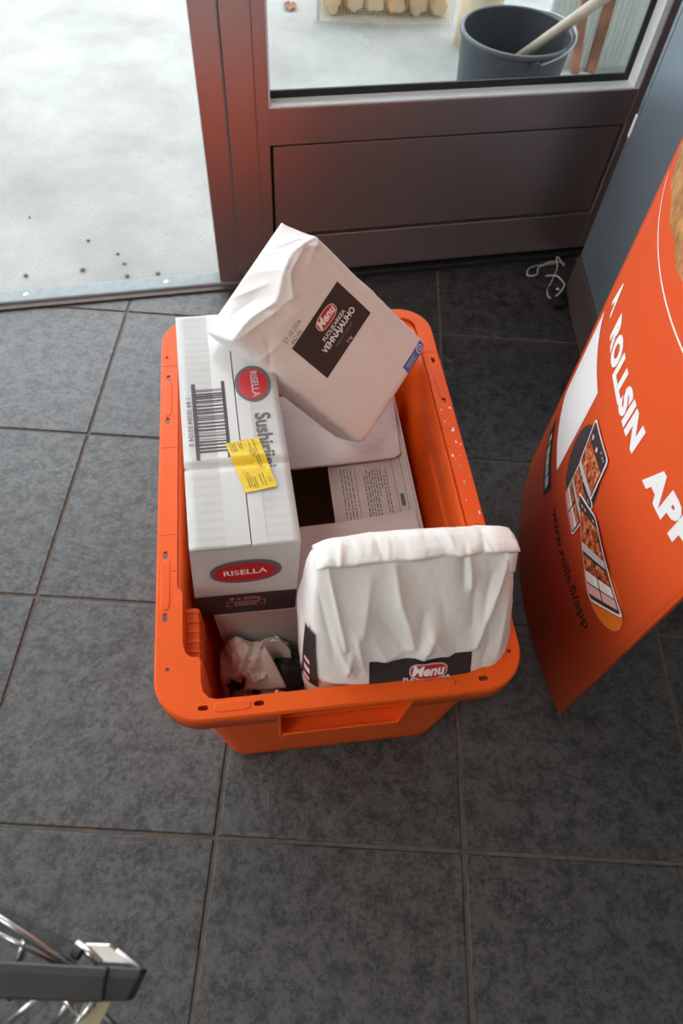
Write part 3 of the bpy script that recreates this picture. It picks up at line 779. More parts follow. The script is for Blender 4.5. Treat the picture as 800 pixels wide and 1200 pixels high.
CR1 = [(-.085, .224, -.028, .205, .0042, .006), (-.028, .205, .006, .196, .0040, .005), (.004, .197, .026, .216, .0045, .005), (-.030, .215, -.012, .198, -.0050, .005), (.026, .216, .060, .219, .0045, .004),
       (-.040, .192, .000, .178, .0022, .008), (.012, .195, .040, .168, .0020, .007), (-.0865, .186, -.050, .176, .0035, .007), (-.080, .170, -.058, .190, -.0028, .006), (.085, .210, .050, .203, .0040, .004), (.070, .222, .062, .200, -.0035, .004),
       (.088, .200, .066, .150, .0016, .006), (.066, .216, .076, .205, .0050, .003), (-.05, .205, -.02, .15, .0008, .01), (-.030, .243, .002, .226, .006, .004), (-.055, .236, -.020, .226, -.007, .006), (.010, .240, .026, .224, .006, .005),
       (.050, .240, .072, .226, .007, .004), (.030, .243, .048, .228, -.006, .004), (-.075, .238, -.045, .240, .004, .004)]
fr1, bd1 = bag_surface(a1, zf1, zb1, cz1, lambda y: .0, H1, .22, CR1, .0008, 24, 3, (-.046, .059, .0985, .160))
bd1('paper_body', g1, M['paper'], 240, 170)
L1 = lambda off: label_fn(fr1, off)
flour_label(g1, L1, -.046, .059, .0985, .160)
MB().text(L1(.0006), '27 10 2026', .0078, -.029, .172).build('date_print', M['greytext'], g1)
MB().text(L1(.0006), '442:06', .0078, -.031, .1632).build('date_print', M['greytext'], g1)
bl = MB().patch(L1(.0005), .034, .0805, .0005, .0145, 10, 4).build('blue_mark', M['blue'], g1)
rg = MB(); L1a, L1b = L1(.0009), L1(.0012)
rg.poly(L1a, ellipse(.0705, .0078, .0063, .0058, 24)); rg.build('mark_ring', M['white'], bl)
MB().poly(L1b, ellipse(.0705, .0078, .0048, .0044, 24)).build('mark_disc', M['blue'], bl)
rg = MB(); rg.poly(L1(.0015), [(.067, .0078), (.070, .0108), (.072, .010), (.0745, .0072), (.072, .006), (.0695, .0052)])
for v in (.0108, .0078, .0048): rg.patch(L1a, .038, .0605 - (v == .0078) * .004, v - .0006, v + .0006, 8, 1)
rg.build('mark_lines', M['lgrey'], bl)
# side gusset fold line
# bag three: lying flat on the crate floor under the wrapping and bag two
B3 = CM @ Matrix.Translation((.012, -.2065, .0055)) @ Matrix.Rotation(math.pi / 2, 4, 'Z')      # local y -> crate -x
g3 = empty('flour_bag', mat=B3); tag(g3, 'flour bag lying flat at the bottom of the crate under the crumpled paper', 'bag', 'white flour bags in the crate')
def a3(y):
    e = max(0., (-.095 - y) / .02); return .050 - .006 * e * e
fr3, bd3 = bag_surface(a3, lambda x, y: .075 - .03 * max(0., (y - .10) / .05) ** 2 + .004 * math.sin(y * 40), lambda x, y: .0005, lambda y: .036 - .02 * max(0, (y - .1) / .05), lambda y: 0., .142, .35, [], .0018, 26, 11)
bd3('paper_body', g3, M['paper'], 64, 60, -.115)
L3 = lambda off: label_fn(fr3, off)
lb = MB().patch(L3(.0008), -.044, .030, -.012, .075, 16, 18).build('product_label', M['black'], g3, smooth=True)
t_ = MB()
for k in range(5):
    t_.patch(L3(.0014), -.036 + .01 * k, -.032 + .01 * k, .0 + .003 * (k % 2), .022, 1, 3)
t_.build('label_words', M['pink'], lb)

# bag two: standing at the front right corner, top folded over
B2 = CM @ Matrix.Translation((.0, .0, .0865)) @ Matrix.Rotation(math.pi / 2, 4, 'X')      # local x = crate x, y = up, z = towards the camera
g2 = empty('flour_bag', mat=B2); tag(g2, 'white flour bag standing upright in the front right corner, its crumpled top folded over', 'bag', 'white flour bags in the crate')
Z0 = .0865; H2 = .400 - Z0
def sm(t): t = min(1, max(0, t)); return t * t * (3 - 2 * t)
def lerp(a_, b_, t): return a_ + (b_ - a_) * t
def xl2(z): return lerp(-.036, -.043, sm((z - .10) / .14)) if z < .26 else lerp(-.043, -.021, ((z - .26) / .14) ** 1.6)
def xr2(z): return lerp(.140, .166, sm((z - .10) / .15)) if z < .25 else (lerp(.166, .190, sm((z - .25) / .05)) if z < .30 else lerp(.190, .184, (z - .30) / .10))
def a2(y): z = y + Z0; return (xr2(z) - xl2(z)) / 2
def cx2(y): z = y + Z0; return (xr2(z) + xl2(z)) / 2
def shoulder(x): return .287 + .006 * math.exp(-((x - .09) / .03) ** 2)
def zf2(x, y):
    z = y + Z0; f_ = lerp(.252, .2785, sm((z - .09) / .12)) + .004 * sm((z - .27) / .02); s0 = shoulder(x)
    if z > s0:
        t = (z - s0) / (.400 - s0); f_ = lerp(.2825, .194, t ** 1.0) + .006 * math.sin(math.pi * min(1, t)) 
    return f_
def zb2(x, y):
    z = y + Z0
    if z < .21: return .151
    if z < .36: return lerp(.151, .140, sm((z - .21) / .05))
    return lerp(.140, .172, ((z - .36) / .04) ** 1.3)
def cz2(y):
    z = y + Z0; return .205 if z < .28 else lerp(.205, .185, (z - .28) / .12)
V = lambda x, z: (x, z - Z0)
CR2 = [(x0, z0 - Z0, x1, z1 - Z0, am, wd) for x0, z0, x1, z1, am, wd in (
    (.056, .396, .060, .366, .008, .005), (.060, .372, .078, .318, .011, .008), (.040, .350, .060, .325, -.007, .010), (.086, .352, .076, .316, -.010, .007),
    (.094, .338, .084, .314, .010, .006), (.094, .338, .112, .312, .008, .007), (.104, .365, .110, .330, -.004, .012), (.118, .325, .120, .310, -.004, .006),
    (.127, .398, .128, .374, -.012, .0035), (.133, .398, .136, .372, .009, .004), (.174, .390, .142, .318, .012, .006), (.158, .378, .150, .340, -.010, .007), (.140, .372, .138, .335, -.006, .006),
    (.176, .352, .168, .300, .006, .007), (.158, .32, .150, .290, -.004, .006), (.030, .385, .020, .340, .006, .008), (.014, .340, .022, .300, .008, .005), (.008, .322, .002, .300, .006, .004), (.034, .330, .046, .312, .005, .006),
    (-.012, .398, .002, .330, .008, .004), (-.022, .368, -.010, .318, -.006, .005), (-.008, .335, .010, .298, .006, .005), (.070, .322, .040, .313, .006, .005), (.010, .306, .026, .296, -.004, .005), (.060, .33, .066, .318, -.005, .006))]
fr2, bd2 = bag_surface(a2, zf2, zb2, cz2, cx2, H2, .42, CR2, .0017, 22, 5, (.030, .134, .255 - Z0, .305 - Z0))
bd2('paper_body', g2, M['paper'], 280, 190)
L2 = lambda off: label_fn(fr2, off)
flour_label(g2, L2, .026, .138, .259 - Z0, .313 - Z0, 60, 40, .0011, ((.60, .0056, 1.32), (.485, .0074, 1.46)))
# the rolled top edge lying back over the bag, with its loose end on the right
ft = MB()
def roll(u, v):        # u along x, v around
    x = lerp(-.024, .186, u); w_ = .0030 * noise.noise(Vector((u * 9, v * 2, 4))) + .0016 * abs(noise.noise(Vector((u * 22, v * 3, 8))))
    prof = [(.1955, .3990), (.1985, .4005), (.1975, .4035), (.190, .4045), (.176, .4025), (.1635, .3965), (.158, .3880), (.156, .376)]
    k = v * (len(prof) - 1); i = min(len(prof) - 2, int(k)); t = k - i
    yy = lerp(prof[i][0], prof[i + 1][0], t); zz = lerp(prof[i][1], prof[i + 1][1], t)
    bow = .006 * math.sin(math.pi * u) * (v > .3) * min(1, (v - .3) * 3) * (1 - .6 * u)
    w_ += .0022 * math.exp(-abs((u - .10 - .05 * v) * 40)) - .002 * math.exp(-abs((u - .34 + .06 * v) * 45)) + .0025 * math.exp(-abs((u - .72 + .10 * v) * 45)) - .0028 * math.exp(-abs((u - .80 - .06 * v) * 50)) + .002 * math.exp(-abs((u - .88 + .1 * v) * 50))
    zz -= .012 * max(0., (.12 - u) / .12) ** 2 * v + .010 * max(0., (u - .9) / .1) ** 2 * v
    return Vector((x, zz - Z0 + w_, yy - bow + w_))
ft.patch(roll, 0, 1, 0, 1, 120, 24); ft.build('folded_top', M['paper'], g2, smooth=True, thick=.0012)
tb = MB()
def tabf(u, v):
    return Vector((.171 + .0125 * u, .3995 - .021 * v - .002 * u - Z0, .1965 + .011 * v + .0025 * math.sin(3 * u)))
tb.patch(tabf, 0, 1, 0, 1, 6, 8); tb.build('loose_end', M['paper'], g2, smooth=True, thick=.0014)
# label on the left gusset
def side2(off):
    def f(u, v):      # u across, v up along the left gusset
        z = lerp(.262, .335, v); y = z - Z0; c = cz2(y); zf_ = zf2(xl2(z) + .004, y)
        k = lerp(.60, .90, u) - .10 * v; s_ = (1 - k ** (2 / .42)) ** (.42 / 2)
        return Vector((cx2(y) - a2(y) * s_ - off - .0016, y, c + k * (zf_ - c) + off * .6))
    return f
sl = MB().patch(side2(.0016), 0, 1, 0, 1, 10, 20).build('side_label', M['label'], g2, smooth=True)
sw = MB()
for v0, v1 in ((.10, .30), (.38, .46), (.52, .58)): sw.patch(side2(.0026), .35, .75, v0, v1, 3, 4)
sw.build('side_label_print', M['pink'], sl, smooth=True)

# ------------------------------------------------------------------ crumpled wrapping paper in the front left corner
cw = empty('crumpled_paper', mat=CM @ Matrix.Translation((-.098, -.178, .100)))
tag(cw, 'crumpled white wrapping paper in the front left corner of the crate', 'paper')
def crump(u, v, seed, sx=.050, sy=.036, amp=.026, cut=False):
    x, y = (u - .5) * 2, (v - .5) * 2
    p = Vector((u * 1.25 + seed, v * 1.1 - seed, seed * .7))
    d = 0.; f_ = 1.; a_ = 1.
    for k in range(4):
        n_ = 1 - abs(noise.noise(p * f_)) * 2.0; d += n_ * a_; f_ *= 1.9; a_ *= .50
    qx = noise.noise(p * 1.7 + Vector((5, 1, 2))); qy = noise.noise(p * 1.7 + Vector((1, 8, 3)))
    zz = d * amp - .022 * (x * x + y * y) + .010
    if cut: zz -= .075 * min(1, max(0, (u - .62) / .10)) * min(1, max(0, (.60 - v) / .10)) + .06 * min(1, max(0, (.34 - u) / .10)) * min(1, max(0, (.34 - v) / .10))
    return Vector((min(.058, max(-.049, x * sx + qx * .016)), min(.026, y * sy + qy * .014), zz))
MB().patch(lambda u, v: crump(u, v, 2.3, cut=True), 0, 1, 0, 1, 30, 26).build('sheet', M['wrap'], cw, smooth=False, thick=.0006)
MB().patch(lambda u, v: crump(u, v, 7.9, .022, .026, .030) + Vector((-.024, .000, .010)), 0, 1, 0, 1, 14, 14).build('sheet', M['wrap'], cw, smooth=False, thick=.0006)
def tail_fn(u, v):
    return Vector((lerp(-.006, .024, u) + .012 * (v - .4) * (u - .5) * 4, lerp(.002, -.036, v), .046 - .050 * v ** 1.5 + .006 * math.sin(u * 3 + v) + .005 * math.sin(u * 9)))
MB().patch(tail_fn, 0, 1, 0, 1, 14, 16).build('loose_strip', M['wrap'], cw, smooth=True, thick=.0006)
MB().patch(lambda u, v: crump(u, v, 5.1, .022, .024, .006) + Vector((.040, -.010, -.002)), 0, 1, 0, 1, 12, 12).build('black_printed_piece', M['black'], cw, smooth=False, thick=.0006)
bk = MB().patch(lambda u, v: crump(u, v, 4.4, .020, .014, .008) + Vector((-.026, -.020, -.004)), 0, 1, 0, 1, 12, 12).build('black_printed_piece', M['black'], cw, smooth=False, thick=.0006)
MB().patch(lambda u, v: crump(u, v, 4.4, .020, .014, .008) + Vector((-.026, -.020, -.0032)), .35, .7, .40, .62, 6, 4).build('print_mark', M['pink'], bk, smooth=False)

# ------------------------------------------------------------------ orange advertising stand
SA, SB = Vector((.812, -.798, 0)), Vector((.819, -.335, 0)); SR = .67421; SO = Vector((1.44864, -.57607, 0))
ST_ = (SB - SA).normalized(); SN = Vector((-ST_.y, ST_.x, 0))
HALF = math.asin((SB - SA).length / 2 / SR)
std = empty('advertising_stand', ((SA + SB) / 2).to_tuple())
tag(std, 'tall orange cardboard advertising stand with app print, at the right edge', 'stand')
sO = SO - (SA + SB) / 2
def spt(s_, z, off=0.):
    an = -s_ / SR; return sO + (SN * math.cos(an) + ST_ * math.sin(an)) * (SR + off) + Vector((0, 0, z))
SH = 1.62; SE = HALF * SR
MB().patch(lambda u, z: spt(u, z), -SE, SE, .002, SH, 40, 4).build('printed_face', M['poster'], std, smooth=True, thick=.003)
mid = Vector((0, 0, 0))
def bpt(s_, z):
    p = spt(s_, z); q = p; d = q.dot(SN); return q - SN * (2 * d) + Vector((0, 0, 0))
MB().patch(lambda u, z: bpt(-u, z), -SE, SE, .002, SH, 40, 4).build('back_face', M['poster'], std, smooth=True, thick=.003)
def sf_(off): return lambda s_, z: spt(s_, z, off)
S1, S2, S3, S4, S5 = (sf_(x) for x in (.0006, .0010, .0014, .0018, .0022))
MB().text(S1, 'A', .050, -.166, .4385, bold=.0030, sx=.85).build('headline', M['white'], std)
MB().text(S1, 'ROLLSIN', .046, -.018, .4415, bold=.0028, sx=.97).build('headline', M['white'], std)
MB().text(S1, 'APP', .048, .158, .4435, bold=.0030, sx=1.0).build('headline', M['white'], std)
MB().text(S1, 'www.rolls.fi/app', .0275, .088, .192, bold=.0003, sx=1.02).build('web_address', M['black'], std)
def squad(mb, fn, pts, n=1, k=1): quad(mb, fn, *pts, n=n, k=k)
w1 = MB(); w1.patch(S1, -.215, -.056, .2165, .3800, 16, 2); w1.build('white_panel', M['white'], std)
tg = MB(); squad(tg, S1, ((-.185, .150), (-.055, .150), (-.045, .188), (-.185, .188)), 8, 1); tgo = tg.build('black_badge', M['black'], std)
t_ = MB()
for x0, x1 in ((-.165, -.15), (-.14, -.122), (-.118, -.10), (-.096, -.085), (-.08, -.062)): t_.patch(S2, x0, x1, .160, .176, 1, 1)
t_.build('badge_strokes', M['lgrey'], tgo)
# printed phones
def rquad(pts, r=.12, n=5):
    out = []
    P_ = [Vector((p[0], p[1])) for p in pts]
    for i in range(4):
        a_, b_, c_ = P_[i - 1], P_[i], P_[(i + 1) % 4]
        p0 = b_ + (a_ - b_) * r; p2 = b_ + (c_ - b_) * r * ((a_ - b_).length / max(1e-6, (c_ - b_).length) if (c_ - b_).length > (a_ - b_).length else 1)
        for k in range(n + 1):
            t = k / n; q = p0 * (1 - t) ** 2 + b_ * 2 * t * (1 - t) + p2 * t * t; out.append((q.x, q.y))
    return out
def inq(Q, u, v):
    return tuple(Q[0][k] * (1 - u) * (1 - v) + Q[1][k] * u * (1 - v) + Q[2][k] * u * v + Q[3][k] * (1 - u) * v for k in (0, 1))
MB().poly(S1, ellipse(.010, .305, .058, .062, 40)).build('dark_disc', M['charcoal'], std)
MB().poly(S1, ellipse(.160, .262, .052, .036, 36)).build('amber_disc', M['amber'], std)
def phone(Q, fns, flip=False):
    a_, b_, c_, d_ = fns
    ph = MB().poly(a_, rquad(Q, .10)).build('printed_phone', M['white'], std)
    I = [inq(Q, u, v) for u, v in ((.03, .025), (.97, .025), (.97, .975), (.03, .975))]
    MB().poly(b_, rquad(I, .09)).build('screen', M['charcoal'], ph)
    sub = lambda u0, v0, u1, v1: [inq(Q, u0, v0), inq(Q, u1, v0), inq(Q, u1, v1), inq(Q, u0, v1)]
    f_ = MB(); squad(f_, c_, sub(.05, .54, .95, .86), 4, 4); f_.build('food_picture', M['food'], ph)
    g_ = MB(); squad(g_, c_, sub(.05, .46, .95, .54), 4, 1); g_.build('grey_bar', M['lgrey'], ph)
    f2 = MB(); squad(f2, c_, sub(.06, .28, .48, .43), 2, 2); squad(f2, c_, sub(.52, .28, .94, .43), 2, 2); f2.build('menu_picture', M['food'], ph)
    wt = MB(); squad(wt, c_, sub(.06, .18, .48, .28), 2, 1); squad(wt, c_, sub(.52, .18, .94, .28), 2, 1); wt.build('menu_card', M['white'], ph)
    pk = MB(); squad(pk, c_, sub(.06, .07, .48, .165), 2, 1); squad(pk, c_, sub(.52, .07, .94, .165), 2, 1); pk.build('pink_card', M['pink'], ph)
    ln = MB()
    for uu in (.10, .56):
        for vv in (.25, .225, .2): squad(ln, d_, sub(uu, vv, uu + random.uniform(.2, .32), vv + .010))
    for uu in (.2, .36, .8): squad(ln, d_, sub(uu, .90, uu + .09, .925))
    ln.build('screen_strokes', M['pink'], ph)['kind'] = 'stuff'
# rear phone, top half towards the upper left; left fragment; front phone
phone([(.060, .236), (.073, .268), (-.001, .305), (.0, .243)][::1] and [(.0015, .2420), (.066, .2360), (.070, .3130), (-.006, .3075)], (S2, S3, S4, S5))
def phone_top(Q, fns):
    a_, b_, c_, d_ = fns
    ph = MB().poly(a_, rquad(Q, .10)).build('printed_phone', M['white'], std)
    I = [inq(Q, u, v) for u, v in ((.04, .03), (.96, .03), (.96, .97), (.04, .97))]
    MB().poly(b_, rquad(I, .09)).build('screen', M['charcoal'], ph)
    sub = lambda u0, v0, u1, v1: [inq(Q, u0, v0), inq(Q, u1, v0), inq(Q, u1, v1), inq(Q, u0, v1)]
    f_ = MB(); squad(f_, c_, sub(.06, .14, .94, .66), 4, 4); f_.build('food_picture', M['food'], ph)
    g_ = MB(); squad(g_, c_, sub(.06, .03, .94, .14), 4, 1); g_.build('grey_bar', M['lgrey'], ph)
    ln = MB()
    for uu, vv in ((.15, .74), (.45, .74)): ln.poly(d_, ellipse(*inq(Q, uu + .07, vv + .03), .0035, .0035, 12))
    for uu, vv in ((.8, .86), (.87, .86), (.7, .88)): squad(ln, d_, sub(uu, vv, uu + .04, vv + .03))
    ln.build('screen_strokes', M['pink'], ph)['kind'] = 'stuff'
F6, F7, F8, F9 = (sf_(x) for x in (.0026, .0030, .0034, .0038))
phone_top([(-.003, .3030), (.062, .3125), (.050, .3790), (-.022, .3730)], (F6, F7, F8, F9))
G6, G7, G8, G9 = (sf_(x) for x in (.0042, .0046, .0050, .0054))
phone([(.157, .2315), (.208, .2860), (.087, .3170), (.033, .2930)], (G6, G7, G8, G9))
# big fried-crumb picture with a fine white outline higher up
cb = [(-.228, .575 + .03)] + [(lerp(-.228, .228, k / 24), .598 - .010 * math.sin(math.pi * k / 24) + .004 * math.sin(k * 2.1)) for k in range(25)] + [(.228, 1.05), (-.228, 1.05)]
cm = MB(); cm.patch(lambda u, v: S1(lerp(-.228, .228, u), lerp(.596 - .008 * math.sin(math.pi * u) + .003 * math.sin(u * 40), 1.05, v)), 0, 1, 0, 1, 40, 6); cm.build('crumb_picture', M['crumb'], std, smooth=True)
wl = MB(); wl.patch(lambda u, v: S1(lerp(-.228, .228, u), .556 + .016 * (abs(2 * u - 1)) ** 2 + .0022 * v), 0, 1, 0, 1, 40, 1); wl.build('white_outline', M['white'], std)

# ------------------------------------------------------------------ door stop and cable in the far right corner
ds = empty('door_stop', (.925, .135, 0), .1); tag(ds, 'small black rubber door stop with a bright screw beside the baseboard end', 'door stop')
MB().box(-.016, -.030, .0006, .014, .030, .014).build('block', M['rubber'], ds, bevel=.004)
MB().tube([(.004, .018, .0135), (.004, .018, .016)], [.005, .0035], 12).build('screw', M['steel'], ds)
def catmull(P_, n=6):
    P_ = [Vector(p) for p in P_]; out = []
    for i in range(len(P_) - 1):
        p0, p1, p2, p3 = P_[max(i - 1, 0)], P_[i], P_[i + 1], P_[min(i + 2, len(P_) - 1)]
        for k in range(n):
            t = k / n; out.append(.5 * ((2 * p1) + (p2 - p0) * t + (2 * p0 - 5 * p1 + 4 * p2 - p3) * t * t + (3 * p1 - p0 - 3 * p2 + p3) * t ** 3))
    out.append(P_[-1]); return out
c1 = [(.957, .250), (.950, .262), (.946, .272), (.940, .270), (.938, .235), (.918, .185), (.906, .155), (.908, .132), (.922, .130), (.936, .149), (.930, .170), (.921, .182), (.907, .203)]
z1 = [.004, .006, .008, .008, .006, .004, .004, .006, .016, .028, .028, .027, .008]
cb_ = empty('power_cable', (.92, .2, 0)); tag(cb_, 'thin pale loose cable looped on the tiles by the door corner', 'cable')
MB().tube(catmull([(x - .92, y - .2, z) for (x, y), z in zip(c1, z1)]), .0019, 8).build('looped_end', M['cable'], cb_, smooth=True)
c2 = [(.960, .262), (.946, .261), (.923, .256), (.906, .249), (.889, .240), (.871, .226), (.867, .210), (.876, .204), (.889, .210), (.895, .236), (.912, .247), (.934, .252)]
MB().tube(catmull([(x - .92, y - .2, .003 + .002 * (i % 3)) for i, (x, y) in enumerate(c2)]), .0017, 8).build('cable_strand', M['cable'], cb_, smooth=True)

# ------------------------------------------------------------------ outside: pail, stick, planks, corrugated sheet, lid, log, firewood sack
pc = (.818, .722)
pl = empty('builders_pail', (*pc, 0)); tag(pl, 'dark grey plastic builders pail on the concrete behind the door glass', 'pail')
def circ(r, z, n=48): return [(r * math.cos(2 * math.pi * k / n), r * math.sin(2 * math.pi * k / n), z) for k in range(n)]
MB().loft([circ(.104, .001), circ(.108, .004), circ(.1285, .262), circ(.1285, .285), circ(.1255, .285), circ(.125, .262), circ(.105, .007)], True, True, True).build('pail_body', M['pail'], pl, smooth=False)
MB().loft([circ(.1285, .276), circ(.1345, .277), circ(.136, .281), circ(.1345, .287), circ(.128, .2885), circ(.1255, .286)], True).build('pail_rim', M['pail'], pl, smooth=True)
pts = []
for k in range(25):
    a_ = math.pi * k / 24; x = .137 * math.cos(a_); y = -.137 * math.sin(a_); pts.append((x, y, .270 + .0 + .022 * math.sin(a_)))
rotz = Matrix.Rotation(math.radians(104), 3, 'Z')
MB().tube([rotz @ Vector(p) for p in pts], .0022, 8).build('wire_handle', M['pailwire'], pl, smooth=True)
for sg in (1, -1):
    p = rotz @ Vector((.137 * sg, 0, .268)); MB().tube([(p.x * .93, p.y * .93, p.z), (p.x * 1.05, p.y * 1.05, p.z)], .011, 12).build('handle_lug', M['pail'], pl)
p1, p2 = Vector((.892, .732, .27)), Vector((.976, .687, .37)); d_ = p2 - p1
A0 = p1 - d_ * 1.1; A1 = p2 + d_ * 3.2
so = empty('wooden_stick', A0.to_tuple()); tag(so, 'pale wooden stick standing at an angle in the dark pail', 'stick')
MB().tube([(0, 0, 0), A1 - A0], .0125, 14).build('shaft', M['wood'], so, smooth=True)
for k, (bx, by, tx_, ty_, wd, hgt) in enumerate(((1.108, 1.168, 1.010, 1.150, .024, .56), (1.156, 1.182, 1.13, 1.17, .028, .62))):
    po = empty('timber_plank', (bx, by, 0)); tag(po, ('narrow brick red plank leaning on the corrugated sheet, the one nearer the pail', 'brick red plank leaning on the corrugated sheet, the wider one further right')[k], 'plank', 'planks by the corrugated sheet')
    tv = Vector((tx_ - bx, ty_ - by, hgt))
    hw = wd / 2
    q0 = [Vector((-hw, -.011, 0)), Vector((hw, -.011, 0)), Vector((hw, .011, 0)), Vector((-hw, .011, 0))]
    MB().hexa(q0, [v + tv for v in q0]).build('board', M['brick'], po, bevel=.0015)
cs = empty('corrugated_sheet', (1.05, 1.20, 0), DOOR_A); tag(cs, 'white corrugated sheet standing behind the pail and planks', 'sheet')
def cf(u, v): return (u, .006 * math.sin(u * 2 * math.pi / .0165), v)
MB().patch(cf, -.06, 1.4, .001, 1.9, 700, 1).build('sheet', M['sheet'], cs, smooth=True, thick=.0015)
ld = empty('pail_lid', (1.095, 1.075, 0)); tag(ld, 'pale round plastic lid lying flat beside the pail', 'lid')
MB().loft([circ(.100, .001), circ(.104, .003), circ(.104, .013), circ(.101, .016), circ(.094, .016), circ(.092, .012)], True, True, True).build('disc', M['lid'], ld, smooth=False)
def log_ring(r, z, seed, n=18, fl=1.): return [(r * (1 + .10 * noise.noise(Vector((math.cos(2 * math.pi * k / n) * 1.3, math.sin(2 * math.pi * k / n) * 1.3, seed)))) * math.cos(2 * math.pi * k / n), r * (1 + .10 * noise.noise(Vector((math.cos(2 * math.pi * k / n) * 1.3 + 4, math.sin(2 * math.pi * k / n) * 1.3, seed)))) * math.sin(2 * math.pi * k / n) * fl, z) for k in range(n)]
lo = empty('upright_log', (.815, 1.335, 0)); tag(lo, 'tan log standing upright behind the dark pail', 'log')
MB().loft([log_ring(.066, z, 1 + z) for z in (0, .12, .24, .36, .42)], True, True, True).build('bark', M['bark'], lo, smooth=True)
MB().loft([log_ring(.06, z, 1.5) for z in (.4205, .422)], True, True, True).build('cut_end', M['log'], lo)
# firewood in a net sack
FWX = Vector((.318, 1.418, 0)); FD = Vector((.417, .045, 0)).normalized(); FN = Vector((-FD.y, FD.x, 0))
fwm = Matrix.Translation(FWX) @ Matrix.Rotation(math.atan2(FD.y, FD.x), 4, 'Z')
ORD = ('first', 'second', 'third', 'fourth', 'fifth', 'sixth')
for row, (nlog, x0, z0, rw) in enumerate(((6, .042, .0345, 'bottom'), (5, .078, .099, 'second'))):
    for k in range(nlog):
        r = .0325
        M_ = fwm @ Matrix.Translation((x0 + k * .0695, .030 + random.uniform(0, .015), z0)) @ Matrix.Rotation(-math.pi / 2, 4, 'X')
        fo = empty('firewood_log', mat=M_)
        tag(fo, 'split firewood log in the net sack, %s row, %s from the left' % (rw, ORD[k]), 'log', 'firewood logs in the net sack')
        n = 24; ph_ = random.uniform(0, 6); ring = []
        for j in range(n):
            a_ = 2 * math.pi * j / n; rr_ = r * (.985 + .22 * noise.noise(Vector((math.cos(a_) * 1.6, math.sin(a_) * 1.6, k * 3.7 + row))) - .22 * max(0, math.cos(3 * (a_ - ph_))) ** 2)
            ring.append((rr_ * math.cos(a_), rr_ * math.sin(a_)))
        def bul(f_, z_): return [(p[0] * f_, p[1] * f_, z_) for p in ring]
        MB().loft([bul(.80, 0), bul(.93, .006), bul(1.02, .03), bul(1, .15), bul(.97, .28)], True, False, True).build('split_side', M['log'], fo, smooth=True)
        MB().add(bul(.80, .0), [tuple(range(n - 1, -1, -1))]).build('cut_end', M['bark'], fo)
ns = empty('net_sack', mat=fwm); tag(ns, 'tan net sack full of firewood standing on the concrete outside', 'sack')
nb = MB()
def sackp(u, z):      # u around the front and left side
    if u < 0: return Vector((-.006 - .006 * math.sin(z * 9), -u, z))
    return Vector((u, -.004 - .016 * math.sin(math.pi * min(1, max(0, u / .43))) - .003 * math.sin(u * 60), z))
for k in range(38):
    z = .006 + k * .0085; nb.tube([sackp(u * .0215, z + .001 * math.sin(u * 2.1 + k)) for u in range(0, 21)], .0008, 4, False)
for k in range(40):
    u = k * .011; nb.tube([sackp(u, .004 + j * .055) for j in range(7)], .0009, 4, False)
o = nb.build('netting', M['net'], ns); o['kind'] = 'stuff'
MB().tube([(-.008, -.002, .004), (-.012, .0, .12), (-.010, .002, .33)], .006, 10).build('corner_seam', M['white'], ns, smooth=True)
GRIT = ('the farther one left of the post', 'leftmost in the row by the threshold', 'second from the left by the threshold', 'upper of the pair by the post', 'lower of the pair by the post', 'closest to the threshold strip', 'nearest the bronze post', 'near the left edge of the picture, alone', 'behind the glass door, alone')
# crumbs of grit and a leaf on the paving
for k, (x, y, r) in enumerate(((-.135, .224, .004), (-.237, .090, .005), (-.122, .121, .006), (-.06, .184, .004), (-.038, .153, .004), (-.023, .111, .005), (.041, .127, .005), (-.288, .293, .003), (.10, .60, .004))):
    pb = bpy.data.meshes.new('pebble'); bm = bmesh.new(); bmesh.ops.create_icosphere(bm, subdivisions=2, radius=r)
    for v in bm.verts: v.co *= 1 + .3 * noise.noise(v.co * 400 + Vector((k, 0, 0))); v.co.z = v.co.z * .6 + r * .55
    bm.to_mesh(pb); bm.free(); pb.materials.append(M['stone']); o = bpy.data.objects.new('pebble', pb); COL.objects.link(o); o.location = (x, y, 0)
    tag(o, 'dark crumb of grit on the concrete outside, ' + GRIT[k], 'pebble', 'grit on the paving')
lf = MB().patch(lambda u, v: ((u - .5) * .045 * math.sin(math.pi * (v * .86 + .07)), (v - .5) * .05, .002 + .008 * (u - .5) ** 2 * 4 + .003 * v), 0, 1, 0, 1, 6, 8).build('fallen_leaf', M['leaf'], None, smooth=True, thick=.0006)
lf.location = (.215, 1.487, 0); tag(lf, 'small reddish fallen leaf on the concrete left of the net sack', 'leaf')

# ------------------------------------------------------------------ wire trolley at the lower left corner
tr = empty('wire_trolley', (.05, -1.2, 0)); tag(tr, 'chrome wire trolley basket with a dark grey plastic rail, in the lower left corner', 'trolley')
TO = Vector((.05, -1.2, 0))
def tp_(x, y, z): return Vector((x, y, z)) - TO
rb = MB()
prof = [(-1.1270, .4500), (-1.1335, .4515), (-1.1490, .4470), (-1.1500, .4250), (-1.1280, .4250)]
rings = []
for x, kk in ((-.45, 1), (.10, 1), (.315, .92), (.326, .88)):
    rings.append([tp_(x, -1.1275 + (p[0] + 1.1275) * kk, p[1]) for p in prof])
rb.loft(rings, True, True, True).build('grip_rail', M['greyplastic'], tr, bevel=.0015)
ec = MB(); rings = []
for x, kk in ((.3255, .90), (.3455, .84), (.3475, .78)):
    rings.append([tp_(x - (.006 if p[0] < -1.14 else 0), -1.1275 + (p[0] + 1.1275) * kk, p[1] - .003) for p in prof])
ec.loft(rings, True, True, True).build('end_cap', M['greyplastic'], tr, bevel=.0012)
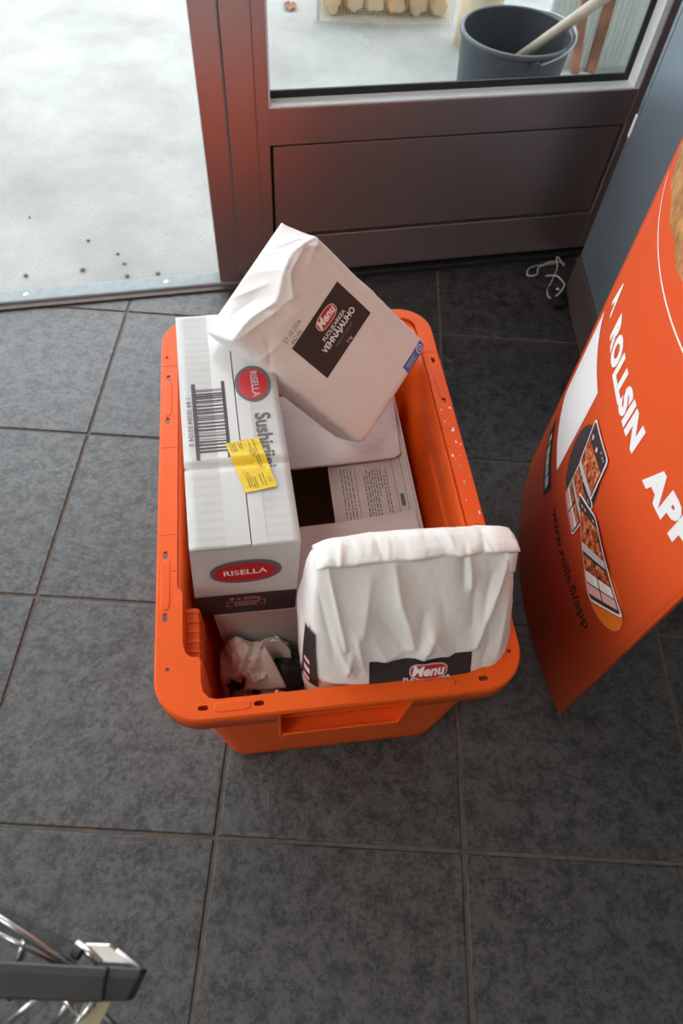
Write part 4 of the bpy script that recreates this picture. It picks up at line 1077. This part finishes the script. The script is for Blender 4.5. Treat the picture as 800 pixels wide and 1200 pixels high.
MB().hexa([tp_(.300, -1.1145, .432), tp_(.318, -1.1265, .432), tp_(.341, -1.1265, .432), tp_(.321, -1.1140, .432)], [tp_(.300, -1.1145, .4375), tp_(.318, -1.1265, .4375), tp_(.341, -1.1265, .4375), tp_(.321, -1.1140, .4375)]).build('corner_bracket', M['chrome'], tr, bevel=.0015)
MB().tube([tp_(.299, -1.1142, .4385), tp_(.317, -1.1262, .4385)], .0026, 10).build('bracket_roll', M['chrome'], tr, smooth=True)
MB().tube([tp_(.326, -1.1180, .4370), tp_(.343, -1.1275, .4370)], .0016, 8).build('bracket_edge', M['white'], tr, smooth=True)
for (xa, ya, za, xb, yb, zb_, r) in ((.18, -1.075, .44, .300, -1.1285, .4385, .0024), (.20, -1.098, .43, .292, -1.129, .432, .0015), (.262, -1.112, .434, .250, -1.150, .40, .0026),
                                 (.262, -1.160, .425, .292, -1.136, .43, .0024), (.318, -1.1420, .43, .288, -1.185, .40, .0022), (.284, -1.1400, .425, .314, -1.162, .415, .0024), (.300, -1.1400, .425, .330, -1.163, .41, .0024), (.306, -1.138, .43, .280, -1.170, .40, .0022)):
    MB().tube([tp_(xa, ya, za), tp_(xb, yb, zb_)], r, 10).build('wire', M['chrome'], tr, smooth=True)
MB().tube([tp_(.298, -1.1195, .4385), tp_(.303, -1.1215, .439)], .0042, 10).build('clip', M['rubber'], tr)
MB().hexa([tp_(.18, -1.075, .437), tp_(.18, -1.093, .437), tp_(.300, -1.1265, .437), tp_(.300, -1.1155, .437)], [tp_(.18, -1.075, .4385), tp_(.18, -1.093, .4385), tp_(.300, -1.1265, .4385), tp_(.300, -1.1155, .4385)]).build('clear_strip', M['clear'], tr)
MB().hexa([tp_(.312, -1.138, .418), tp_(.292, -1.19, .418), tp_(.309, -1.19, .418), tp_(.329, -1.138, .418)], [tp_(.312, -1.138, .420), tp_(.292, -1.19, .420), tp_(.309, -1.19, .420), tp_(.329, -1.138, .420)]).build('beige_slat', M['beige'], tr)
for sy in (-1.10, -1.45):
    MB().tube([tp_(-.02, sy - .06, .43), tp_(-.02, sy - .06, .06)], .011, 12).build('leg', M['chrome'], tr, smooth=True)
    MB().tube([tp_(-.033, sy - .06, .035), tp_(-.007, sy - .06, .035)], .034, 20).build('castor', M['rubber'], tr, smooth=False)
